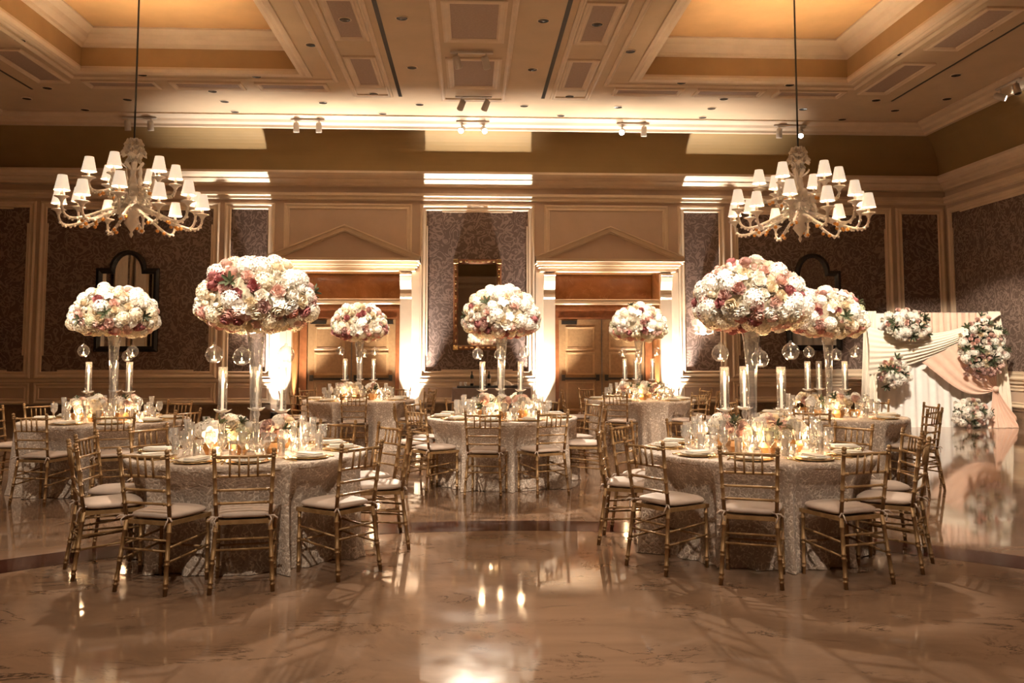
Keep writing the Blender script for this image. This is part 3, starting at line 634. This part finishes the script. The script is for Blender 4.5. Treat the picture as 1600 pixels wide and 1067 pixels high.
for ti, (cx, cy, angs) in enumerate(TABLES):
    sa = sorted(angs)
    for _ in range(200):                            # places keep at least 29 degrees apart
        for i in range(len(sa)):
            j = (i + 1) % len(sa); gap = (sa[j] - sa[i]) % 360
            if gap < 29: sa[i] -= (29 - gap) * .3; sa[j] += (29 - gap) * .3
    for d in sa:
        a = math.radians(d); P = lambda r, dd, z=TZ + .001: (cx + r * math.sin(a + dd), cy - r * math.cos(a + dd), z)
        S = SHORT[ti]
        tag(link('charger_plate', charger, None, P(.71, 0), (0, 0, a), .92), 'gold charger plate on the ' + S, 'charger plate', 'charger plates on the ' + S)
        tag(link('dinner_plate', plate, None, P(.71, 0, TZ + .007), (0, 0, a), .92), 'white china plate on a gold charger, ' + S, 'plate', 'plates on the ' + S)
        tag(link('folded_napkin', napkin, None, P(.71, .01, TZ + .0215), (0, 0, a + rng.uniform(-.15, .15)), .9), 'folded ivory napkin on a plate, ' + S, 'napkin', 'napkins on the ' + S)
        tag(link('dinner_knife', knife, None, P(.71, .232), (0, 0, a + .1)), 'gold dinner knife beside a charger, ' + S, 'knife', 'knives on the ' + S)
        tag(link('dinner_fork', fork, None, P(.71, -.232), (0, 0, a - .1)), 'gold dinner fork beside a charger, ' + S, 'fork', 'forks on the ' + S)
        for kd, r, dd in (('flute', .475, .10), ('goblet', .47, -.09), ('goblet', .56, .205), ('tumbler', .545, -.2)):
            nm = GL[kd].name.split('.')[0]
            tag(link(nm, GL[kd], None, P(r + rng.uniform(-.006, .01), dd + rng.uniform(-.012, .012))), 'clear ' + nm.replace('_', ' ') + ' by a place setting, ' + S, 'glass', nm.replace('_', ' ') + 's on the ' + S)

# ---------------------------------------------------------------- flowers
def petal(mb, M, L, W, cup, curl, nu=4, nv=3):
    def fn(u, v):
        w_ = W * math.sin(PI * (.15 + .74 * u)) ** .5; x = (v - .5) * w_; y = L * u
        return (x, -cup * math.sin(u * 1.6) * L - curl * max(0, u - .6) * L * 1.4 + (abs(v - .5) * 2) ** 2 * W * .25, y)
    mb.grid(fn, nu, nv, M)
def rose(name, m, R=1.0, rows=((3, .16, .95, .10, -.05), (4, .34, .90, .25, .12), (5, .56, .78, .5, .3), (6, .72, .52, .85, .55))):
    mb = MB(); k0 = 0                               # unit flower, up +z, radius about 1
    for n, r0, h, tilt, curl in rows:
        for k in range(n):
            a = k0 + k * 2 * PI / n; M = Matrix.Rotation(a, 4, 'Z') @ Matrix.Translation((0, -r0 * .55, -.35)) @ Matrix.Rotation(tilt * .9, 4, 'X')
            petal(mb, M, h * 1.1, .55 + r0 * .9, .12, curl * .5)
        k0 += .7
    mb.ball((0, 0, -.35), .55, 8, 4)
    return mb.mesh(name, m, True)
def hydrangea(name, m, n=46, fs=.27):
    mb = MB(); mb.ball((0, 0, -.15), .66, 10, 6)
    for i in range(n):
        z = 1 - 1.55 * (i + .5) / n; rr = math.sqrt(max(0, 1 - z * z)); a = i * 2.39996
        nrm = Vector((rr * math.cos(a), rr * math.sin(a), z)); M = Matrix.Translation(nrm * (.86 + .1 * ((i * 37) % 10) / 10)) @ nrm.to_track_quat('Z', 'Y').to_matrix().to_4x4() @ Matrix.Rotation(i * 1.3, 4, 'Z')
        for q in range(4):
            b = q * PI / 2; c, s = math.cos(b), math.sin(b)
            mb.add([(0, 0, 0), (fs * (c - .62 * s) * .62, fs * (s + .62 * c) * .62, .06), (fs * c * 1.15, fs * s * 1.15, .03), (fs * (c + .62 * s) * .62, fs * (s - .62 * c) * .62, .06)], [(0, 3, 2, 1)], M)
    return mb.mesh(name, m, True)
def orchid(name, m):
    mb = MB()
    for k in range(5):
        M = Matrix.Rotation(k * 2 * PI / 5, 4, 'Z') @ Matrix.Rotation(1.2, 4, 'X'); petal(mb, M, 1.05, .95, .06, .15)
    mb.ball((0, 0, .12), .16, 6, 4); return mb.mesh(name, m, True)
def sprig(name, m):
    mb = MB()
    for k in range(6):
        M = Matrix.Rotation(k * 1.05, 4, 'Z') @ Matrix.Rotation(.5 + .25 * (k % 2), 4, 'X'); petal(mb, M, 1.5, .5, .1, .2)
    return mb.mesh(name, m, True)
BUDR = ((3, .2, .9, .02, -.1), (4, .4, .85, .1, -.05), (5, .55, .7, .22, .05))
FLW = {'white_rose': rose('white_rose', 'fl_white'), 'cream_rose': rose('cream_rose', 'fl_cream'), 'blush_rose': rose('blush_rose', 'fl_blush'), 'dusty_rose': rose('dusty_rose', 'fl_rose'),
       'mauve_rose': rose('mauve_rose', 'fl_mauve'), 'coral_rose': rose('coral_rose', 'fl_coral'), 'white_bud': rose('white_bud', 'fl_white', rows=BUDR), 'cream_bud': rose('cream_bud', 'fl_cream', rows=BUDR),
       'blush_bud': rose('blush_bud', 'fl_blush', rows=BUDR), 'hydrangea': hydrangea('hydrangea', 'fl_white'), 'cream_hydrangea': hydrangea('cream_hydrangea', 'fl_cream'), 'green_hydrangea': hydrangea('green_hydrangea', 'fl_green', 60, .2),
       'orchid': orchid('orchid', 'fl_white'), 'leaf_sprig': sprig('leaf_sprig', 'leaf')}
def place_bloom(t, kind, p, n, s, r_):
    q = Vector(n).to_track_quat('Z', 'Y') @ Matrix.Rotation(r_.uniform(0, 6.28), 3, 'Z').to_quaternion()
    return link(kind, FLW[kind], t, p, q.to_euler(), s)
def dome(t, a, bu, bl, n, seed, lower=('coral_rose', 'blush_rose', 'dusty_rose'), rose_f=.12, size=1.0, amin=-.95):
    """blooms over a mushroom-shaped head: half width a, rise bu above and bl below the widest line"""
    r_ = random.Random(seed); pts = []
    for i in range(n):
        z = 1 - (1 - amin) * (i + .5) / n; rr = math.sqrt(1 - z * z); an = i * 2.39996 + r_.uniform(-.12, .12); b = bu if z > 0 else bl
        z += r_.uniform(-.03, .03)
        p = Vector((a * rr * math.cos(an), a * rr * math.sin(an), b * z)); nr = Vector((p.x / a ** 2, p.y / a ** 2, p.z / b ** 2)).normalized(); pts.append((p, nr, z))
    for p, nr, z in pts:
        u = r_.random()
        if z < -.25:
            kind = r_.choice(lower) if u < .34 else r_.choice(('blush_rose', 'cream_hydrangea', 'white_rose', 'cream_rose'))
        elif u < rose_f * .5: kind = 'dusty_rose'
        elif u < rose_f: kind = 'mauve_rose'
        else: kind = r_.choices(('hydrangea', 'white_rose', 'cream_rose', 'blush_rose', 'orchid', 'white_bud', 'cream_bud', 'cream_hydrangea', 'green_hydrangea', 'leaf_sprig', 'blush_bud'), (22, 17, 14, 9, 10, 11, 8, 5, 2, 1.5, 3))[0]
        s = {'hydrangea': .070, 'cream_hydrangea': .068, 'green_hydrangea': .06, 'orchid': .058, 'leaf_sprig': .055, 'white_bud': .04, 'cream_bud': .042, 'blush_bud': .04}.get(kind, .058) * r_.uniform(.88, 1.15) * size
        place_bloom(t, kind, p - nr * s * .35 + nr * r_.uniform(-.008, .012), nr + Vector((r_.uniform(-.2, .2), r_.uniform(-.2, .2), r_.uniform(-.2, .2))), s, r_)
    core = MB().lathe([(max(1e-4, (a - .06) * math.sin(PI * i / 10)), (-(bl - .05) if i < 5 else -(bu - .065)) * math.cos(PI * i / 10)) for i in range(11)], 20, caps=False)
    part('foliage_core', core, 'bouquet_core', t, True)
vase_prof = [(.0, .0), (.075, 0), (.078, .012), (.05, .02), (.036, .05), (.034, .3), (.043, .6), (.060, .85), (.080, .99), (.077, .99), (.056, .85), (.039, .6), (.028, .3), (.028, .06), (.0, .05)]
vase_me = MB().lathe(vase_prof, 24, caps=False).mesh('trumpet_vase', 'vase_glass', True)
globe_p = [(.0, .0), (.03, .002), (.052, .02), (.066, .05), (.067, .07), (.058, .1), (.04, .122), (.022, .132), (.012, .14), (.012, .15), (.0, .155)]
globe_me = MB().lathe(globe_p, 18, caps=False).mesh('glass_ball', 'globe_glass', True)
tea_me = MB().lathe([(.0, 0), (.021, 0), (.021, .018), (.0, .018)], 12, Matrix.Translation((0, 0, .012))).mesh('tealight', 'wax', True)
flame_me = MB().lathe([(.0001, 0), (.005, .007), (.004, .015), (.0001, .028)], 8, caps=False).mesh('flame', 'flame', True)
flame_big = MB().lathe([(.0001, 0), (.007, .01), (.005, .022), (.0001, .042)], 8, caps=False).mesh('flame', 'flame', True)
stick_p = [(.055, 0), (.05, .012), (.02, .025), (.03, .05), (.016, .075), (.03, .11), (.016, .15), (.026, .19), (.014, .23), (.028, .27), (.02, .295), (.03, .3)]
stick_me = MB().lathe(stick_p, 12).mesh('crystal_stem', 'clear_glass', True)
def bob(u, v): a = v * 2 * PI; r = .028 + u * (.034 + .014 * math.cos(5 * a)); return (r * math.cos(a), r * math.sin(a), .3 + .02 * u * u + .006 * math.cos(5 * a) * u)
bob_me = MB().grid(bob, 3, 40).mesh('petal_dish', 'china', True)
tube_me = MB().lathe([(.036, .3), (.037, .66), (.0355, .66), (.0345, .305)], 16, caps=False).mesh('glass_chimney', 'chimney_glass', True)
taper_me = MB().lathe([(.0, .3), (.011, .3), (.010, .58), (.0, .585)], 10, caps=False).mesh('taper_candle', 'wax', True)
votive_me = MB().lathe([(.030, 0), (.034, .01), (.038, .075), (.036, .075), (.031, .012), (0, .01)], 14, caps=False).mesh('votive_glass', 'clear_glass', True)
box_me = MB().rings([[(s * math.cos(k * PI / 3) , s * math.sin(k * PI / 3), z) for k in range(6)] for s, z in ((.05, 0), (.075, .05), (.06, .09), (.05, .09))]).mesh('gold_vase', 'gold_box')
BQ = [(.455, .40, .19), (.445, .40, .19), (.455, .42, .19), (.455, .42, .18), (.445, .42, .18), (.47, .40, .18), (.445, .42, .18)]
for ti, (cx, cy, angs) in enumerate(TABLES):
    S = SHORT[ti]; r_ = random.Random(50 + ti); a, bu, bl = BQ[ti]; vx = cx + (.03, -.02, 0, 0, 0, .06, .02)[ti]
    tag(link('trumpet_vase', vase_me, None, (vx, cy, TZ + .001)), 'tall clear glass trumpet vase amid the ' + S, 'vase', 'tall glass vases')
    t = thing('flower_bouquet', 'domed white and blush bouquet in tall vase, ' + S, 'bouquet', (vx, cy, 1.90), r_.uniform(0, 6), 'domed bouquets in the tall vases')
    dome(t, a, bu, bl, 190, 10 + ti, rose_f=(.17, .16, .05, .17, .08, .06, .10)[ti], size=1.1)
    ng = 3
    for k, (gx, gy, gz) in enumerate(((-.29, -.12, 1.50), (-.03, -.3, 1.47), (.27, -.15, 1.50))):
        if ti in (3, 4, 5) and k == 1: gy = .28; gx = .05
        g = thing('hanging_globe', 'hanging glass tealight globe ' + ('away from backdrop', 'between two others', 'on backdrop side')[k] + ', ' + S, 'candle globe', (vx + gx, cy + gy, gz - .03 + r_.uniform(-.02, .02)), 0, 'hanging globes of the ' + S)
        link('glass_ball', globe_me, g); tl = link('tealight', tea_me, g); link('flame', flame_me, tl, (0, 0, .032))
        part('thread', MB().tube([(0, 0, .15), (0, 0, 1.93 - bl * math.sqrt(1 - (gx * gx + gy * gy) / a ** 2) - g.location.z)], .0012, 4), 'clear_glass', g)
    for k, an in enumerate((171, 92, 8)):
        x, y = cx + .235 * math.cos(math.radians(an)), cy + .235 * math.sin(math.radians(an))
        c = thing('crystal_candlestick', 'crystal candlestick ' + ('farthest from backdrop', 'nearest mirror wall', 'closest to backdrop')[k] + ', ' + S, 'candlestick', (x, y, TZ + .001), r_.uniform(0, 6), 'crystal candlesticks on the ' + S)
        link('crystal_stem', stick_me, c); link('petal_dish', bob_me, c); link('glass_chimney', tube_me, c); tp = link('taper_candle', taper_me, c); link('flame', flame_big, tp, (0, 0, .585))
        if k != 1 or ti < 3: point('candle_light', (x, y, TZ + .63), E_CANDLE * .8, (1, .66, .34), .03)
    for k in range(5):
        an = math.radians((-90, -141, -39, 50, 131)[k] + r_.uniform(-3, 3)); rr = .305
        l = thing('low_centrepiece', ('round hydrangea posy in a gold vase, ' if k == 0 else 'low posy of roses in a gold vase, ') + S, 'centrepiece', (cx + rr * math.cos(an), cy + rr * math.sin(an), TZ + .001), an, 'low posies on the ' + S)
        link('gold_vase', box_me, l)
        q = random.Random(ti * 9 + k); main = ('cream_hydrangea', 'hydrangea', 'green_hydrangea')[(k * 2 + ti) % 3] if k % 2 == 0 else None
        if k == 0: 
            link('green_hydrangea' if ti in (0, 1) else 'cream_hydrangea', FLW['green_hydrangea' if ti in (0, 1) else 'cream_hydrangea'], l, (0, 0, .16), None, .092)
        for i in range(9 if k else 5):
            z = 1 - 1.1 * (i + .5) / 9; rh = math.sqrt(1 - z * z); aa = i * 2.4 + q.random(); n_ = Vector((rh * math.cos(aa), rh * math.sin(aa), z))
            kd = q.choice(('hydrangea', 'white_rose', 'blush_rose', 'cream_rose', 'white_rose', 'blush_rose', 'leaf_sprig', 'orchid'))
            sz = .058 if kd not in ('leaf_sprig',) else .045
            place_bloom(l, kd, Vector((0, 0, .16)) + n_ * (.08 if k else .09), n_, sz * q.uniform(.9, 1.15), q)
    for k in range(8):
        an = math.radians((-115, -65, -14, 29, 70, 111, 150, -165)[k] + r_.uniform(-2, 2)); rr = .385
        vt = thing('votive_candle', 'lit tealight in a small clear votive glass, ' + S, 'candle', (cx + rr * math.cos(an), cy + rr * math.sin(an), TZ + .001), 0, 'votive candles on the ' + S)
        link('votive_glass', votive_me, vt); tl = link('tealight', tea_me, vt); link('flame', flame_me, tl, (0, 0, .032))
    for an in (-1.9, -.6, .8, 2.3): point('candle_light', (cx + .42 * math.cos(an), cy + .42 * math.sin(an), TZ + .12), E_CANDLE * .5, (1, .64, .33), .03)

# ---------------------------------------------------------------- draped floral backdrop
BY = 17.35; bx = lambda u: 8.12 + u * 2.72
t = thing('draped_backdrop', 'white and peach draped fabric backdrop standing in the corner of the room', 'backdrop', (0, BY, 0))
part('cross_bar', MB().tube([(bx(0), .1, 2.30), (bx(1), .1, 2.34)], .025, 8), 'gunmetal', t)
for u in (.02, .98): part('upright', MB().tube([(bx(u), .1, 0), (bx(u), .1, 2.32)], .025, 8), 'gunmetal', t)
def pleat(u, f, a): return a * math.sin(u * f) + a * .5 * math.sin(u * f * 1.7 + 1)
part('white_panel', MB().grid(lambda u, v: (bx(u), .05 + pleat(u, 70, .02) * (.4 + .6 * (1 - v)), v * 2.32), 120, 6), 'drape_white', t, True)
part('blush_panel', MB().grid(lambda u, v: (bx(.30 + .62 * u), .0 + pleat(u, 80, .014), 1.55 + v * .79), 90, 3), 'drape_peach', t, True)
def swag(p0, p1, sag, w0, w1, nf, th, y0=-.05):
    def fn(u, v):
        x = p0[0] + (p1[0] - p0[0]) * u; zt = p0[1] + (p1[1] - p0[1]) * u - sag * 4 * u * (1 - u); wd = w0 + (w1 - w0) * u
        return (x, y0 - th * math.sin(PI * v) - .018 * math.sin(v * nf * PI) * math.sin(PI * min(1, u * 1.0 + .15)), zt - wd * (1 - v) * (1 - .15 * math.sin(PI * u)))
    return MB().grid(fn, 40, 36)
part('white_swag', swag((bx(-.02), 2.06), (bx(1.0), 2.36), .30, 1.0, .10, 17, .10), 'drape_cream', t, True)
def peach(u, v):                                    # gathered towards the tie point, from the crossing of the swag
    s = u; x0 = bx(.38) + (bx(.92) - bx(.38)) * v; z0 = 1.32 + .75 * v
    kx, kz = bx(.93), .78; e = s ** .8
    bowx = (1 - e) * x0 + e * (kx + (v - .5) * .10); z = (1 - e) * z0 + e * (kz + (v - .5) * .1) - .26 * math.sin(PI * s) * (1 - v)
    return (bowx, -.13 - .05 * math.sin(PI * s) - .022 * math.sin(v * 14 * PI) * (1 - .6 * s), z)
part('peach_swag', MB().grid(peach, 26, 56), 'drape_peach', t, True)
def tail(u, v):
    hw = .05 + .36 * u ** 1.3; cxx = bx(.93) + .12 * u; z = .78 * (1 - u) ** 1.0
    flare = .30 * max(0, u - .8) * 5 * (max(0, v - .6) * 2.5)
    return (min(XR - .1, cxx + (v - .45) * 2 * hw + flare * .3), -.14 - .025 * math.sin(v * 11 * PI) * (.5 + u) - .12 * u * u, max(.006, z))
part('peach_tail', MB().grid(tail, 24, 50), 'drape_peach', t, True)
part('tie_knot', MB().ball((bx(.93), -.17, .78), .06, 10, 6), 'drape_peach', t, True)
for u0, u1, e0, e1 in ((-.03, .06, -.09, .04), (.93, 1.02, .96, 1.09)):
    part('side_drape', MB().grid(lambda u, v, a=(u0, u1, e0, e1): (min(XR - .08, bx((a[0] + (a[1] - a[0]) * u) * v + (a[2] + (a[3] - a[2]) * u) * (1 - v))), -.02 + .025 * math.sin(u * 24) - .03 * (1 - v), v * 2.36 + .005), 40, 8), 'drape_cream', t, True)
def cluster(x, z, w_, h, d_, n, seed, label):
    r_ = random.Random(seed); c = thing('floral_spray', label, 'flowers', (x, BY - .25, z), 0, None)
    part('foliage_core', MB().ball((0, 0, 0), 1, 14, 8), 'leaf', c, True, scale=(w_ * .38, d_ * .5, h * .38))
    for i in range(n):
        an = i * 2.39996; rr = math.sqrt((i + .5) / n) * r_.uniform(.86, 1.08); dx, dz = rr * math.cos(an), rr * math.sin(an); dy = -math.sqrt(max(0, 1 - min(1, rr) ** 2)) * .8 - .1
        kd = r_.choices(('white_rose', 'cream_rose', 'blush_rose', 'hydrangea', 'orchid', 'leaf_sprig', 'mauve_rose', 'white_bud'), (22, 10, 20, 16, 8, 16, 5, 8))[0]
        if dz < -.55 and h > .9: kd = r_.choice(('mauve_rose', 'blush_rose', 'blush_rose'))
        s = {'hydrangea': .085, 'leaf_sprig': .075, 'orchid': .06, 'white_bud': .045}.get(kd, .06) * r_.uniform(.85, 1.2)
        place_bloom(c, kd, (dx * w_ / 2, dy * d_, dz * h / 2), Vector((dx, -.9, dz)), s, r_)
cluster(8.78, 2.06, 1.0, .66, .16, 66, 1, 'spray of white and blush flowers pinned at the top of the backdrop')
cluster(8.48, 1.12, .66, .64, .16, 48, 2, 'small round spray of flowers on the white side of the backdrop')
cluster(10.34, 1.60, 1.0, 1.3, .18, 110, 3, 'tall cascading spray of white and mauve flowers on the backdrop')
cluster(10.04, .31, .74, .58, .2, 58, 4, 'low floral mound on the floor at the foot of the backdrop')

# ---------------------------------------------------------------- serving table under the framed mirror
tx0, tx1, ty0, ty1 = -.40, 1.28, 18.55, 19.3
t = thing('serving_table', 'small draped serving table with a dark top under the framed mirror', 'table', ((tx0 + tx1) / 2, 18.92, 0)); ox, oy = (tx0 + tx1) / 2, 18.92
def skirt(z):
    L = []; hx, hy = (tx1 - tx0) / 2, (ty1 - ty0) / 2; n = 24; f = 1 + .03 * (.76 - z)
    for sx, sy, dx, dy, m_ in ((-1, -1, 1, 0, 48), (1, -1, 0, 1, 24), (1, 1, -1, 0, 48), (-1, 1, 0, -1, 24)):
        for k in range(m_):
            u = k / m_; px_, py_ = sx * hx + dx * u * 2 * hx, sy * hy + dy * u * 2 * hy; q = 1 + .02 * (.76 - z) * math.sin(k * 1.1)
            L.append((px_ * f * q, py_ * f * q, z))
    return L
k = MB(); k.rings([skirt(z) for z in (.01, .3, .6, .74, .755)]); k.f.append(tuple(range(len(k.v) - 144, len(k.v)))); part('table_skirt', k, 'grey_cloth', t, True)
tag(part('service_tray', MB().rbox(tx0 + .1, tx1 - .25, ty0 + .12, ty1 - .12, .757, .80, .008), 'black_lacquer'), 'long black tray lying on the serving table', 'tray')
bot = [(.0, 0), (.036, 0), (.038, .01), (.038, .19), (.03, .225), (.014, .25), (.0135, .3), (.016, .303), (.016, .31), (.0, .312)]
for x, lb in ((-.0 + .02, 'dark wine bottle with a pink label on the serving tray'), (.39, 'dark wine bottle standing behind the crystal candlestick on the serving tray')):
    b_ = thing('wine_bottle', lb, 'bottle', (x, 18.85, .801)); part('bottle_body', MB().lathe(bot, 14), 'bottle_glass', b_, True)
    part('paper_label', MB().lathe([(.0386, .05), (.0386, .15)], 14, caps=False), 'paper_label', b_, True)
for k_, x in enumerate((-.22, -.12)):
    tag(part('small_tumbler', MB().lathe([(.03, 0), (.033, .08), (.031, .08), (.028, .005), (0, .005)], 12, caps=False), 'clear_glass', smooth=True, loc=(x, 18.8, .801)), 'small glass tumbler on the serving tray', 'glass', 'tumblers on the tray')
tag(part('napkin_bundle', MB().grid(lambda u, v: (.70 + (u - .5) * .46 + .02 * math.sin(9 * v), 18.9 + (v - .5) * .24, .803 + .12 * math.sin(PI * u) * math.sin(PI * v) + .02 * abs(math.sin(14 * u))), 24, 12), 'napkin', smooth=True), 'loose bundle of ivory linen on the serving tray', 'linen')

# ---------------------------------------------------------------- uplights at the door pilasters (their light is the wall wash)
for c_, hw_ in ((-2.80, 1.53), (3.105, 1.53)):
    for s in (-1, 1):
        x = c_ + s * hw_; y = D - .205
        t = thing('floor_uplight', 'small black floor uplight at the foot of a door pilaster', 'uplight', (x, y, 0), 0, 'uplights at the pilasters')
        part('can', MB().lathe([(.05, .0), (.075, .01), (.075, .2), (.068, .205), (.066, .17), (.0, .17)], 16, caps=False), 'dark_metal', t, True)
        part('lens', MB().lathe([(.0, .185), (.066, .185)], 16, caps=False), 'spot_lens', t)
        spot('uplight', (x, y, .22), (x, y + .02, 4), E_UP, 56, 1.0, WHITEW, .03)

        x = c_ + s * 1.0; y = D + .33
        t = thing('floor_uplight', 'small black floor uplight inside a door niche', 'uplight', (x, y, 0), 0, 'uplights in the niches')
        part('can', MB().lathe([(.05, .0), (.075, .01), (.075, .2), (.068, .205), (.066, .17), (.0, .17)], 16, caps=False), 'dark_metal', t, True)
        part('lens', MB().lathe([(.0, .185), (.066, .185)], 16, caps=False), 'spot_lens', t)
        spot('uplight', (x, y, .22), (x + s * .05, y + .25, 3.3), 650, 64, 1.0, WARM, .04)

# ---------------------------------------------------------------- ceiling lamps, some of them added as fill without any fitting
for i, (cx, cy, an) in enumerate(TABLES):           # pin spots on the bouquets and table tops, plus an added wide front fill
    for dx, dy, tz, sz, en in ((1.2, -7.0, 1.0, 22, .5), (-2.0, -5.5, 2.03, 12, 1.35), (1.8, -3.0, 2.03, 14, .7), (.5, 3.0, 1.6, 16, .55)):
        spot('pin_spot', (cx + dx * (1 if cx < 0 else -1), cy + dy, ZC - .06), (cx, cy, tz), E_PIN * en, sz, .6, (1, .85, .68), .05)
for x, tgt in ((-.2, (-1.6, 7.2, .8)), (.22, (2.2, 7.0, .8)), (.02, (.37, 10.4, 1.0))):
    spot('track_spot', (x, D - PC - .35, 6.3), tgt, E_BACK, 26, .35, (1, .84, .66), .05)
spot('drape_spot', (6.6, 11.2, ZC - .06), (9.9, 17.4, 1.3), E_DRAPE, 30, .45, (1, .86, .68), .06)
for x, y in [(-8, 14), (-4.6, 8), (0, 13.2), (4.6, 8), (8, 13), (-3, 3.2), (3, 3.2), (0, 6.8), (-7.5, 8), (7.5, 8), (-2, -2), (2, -2), (0, 2.8)]:  # ceiling downlights; those behind the camera are added for ambient light
    spot('downlight', (x, y, ZC - .02), (x, y, 0), E_DOWN, 95, .8, WARM, .09)
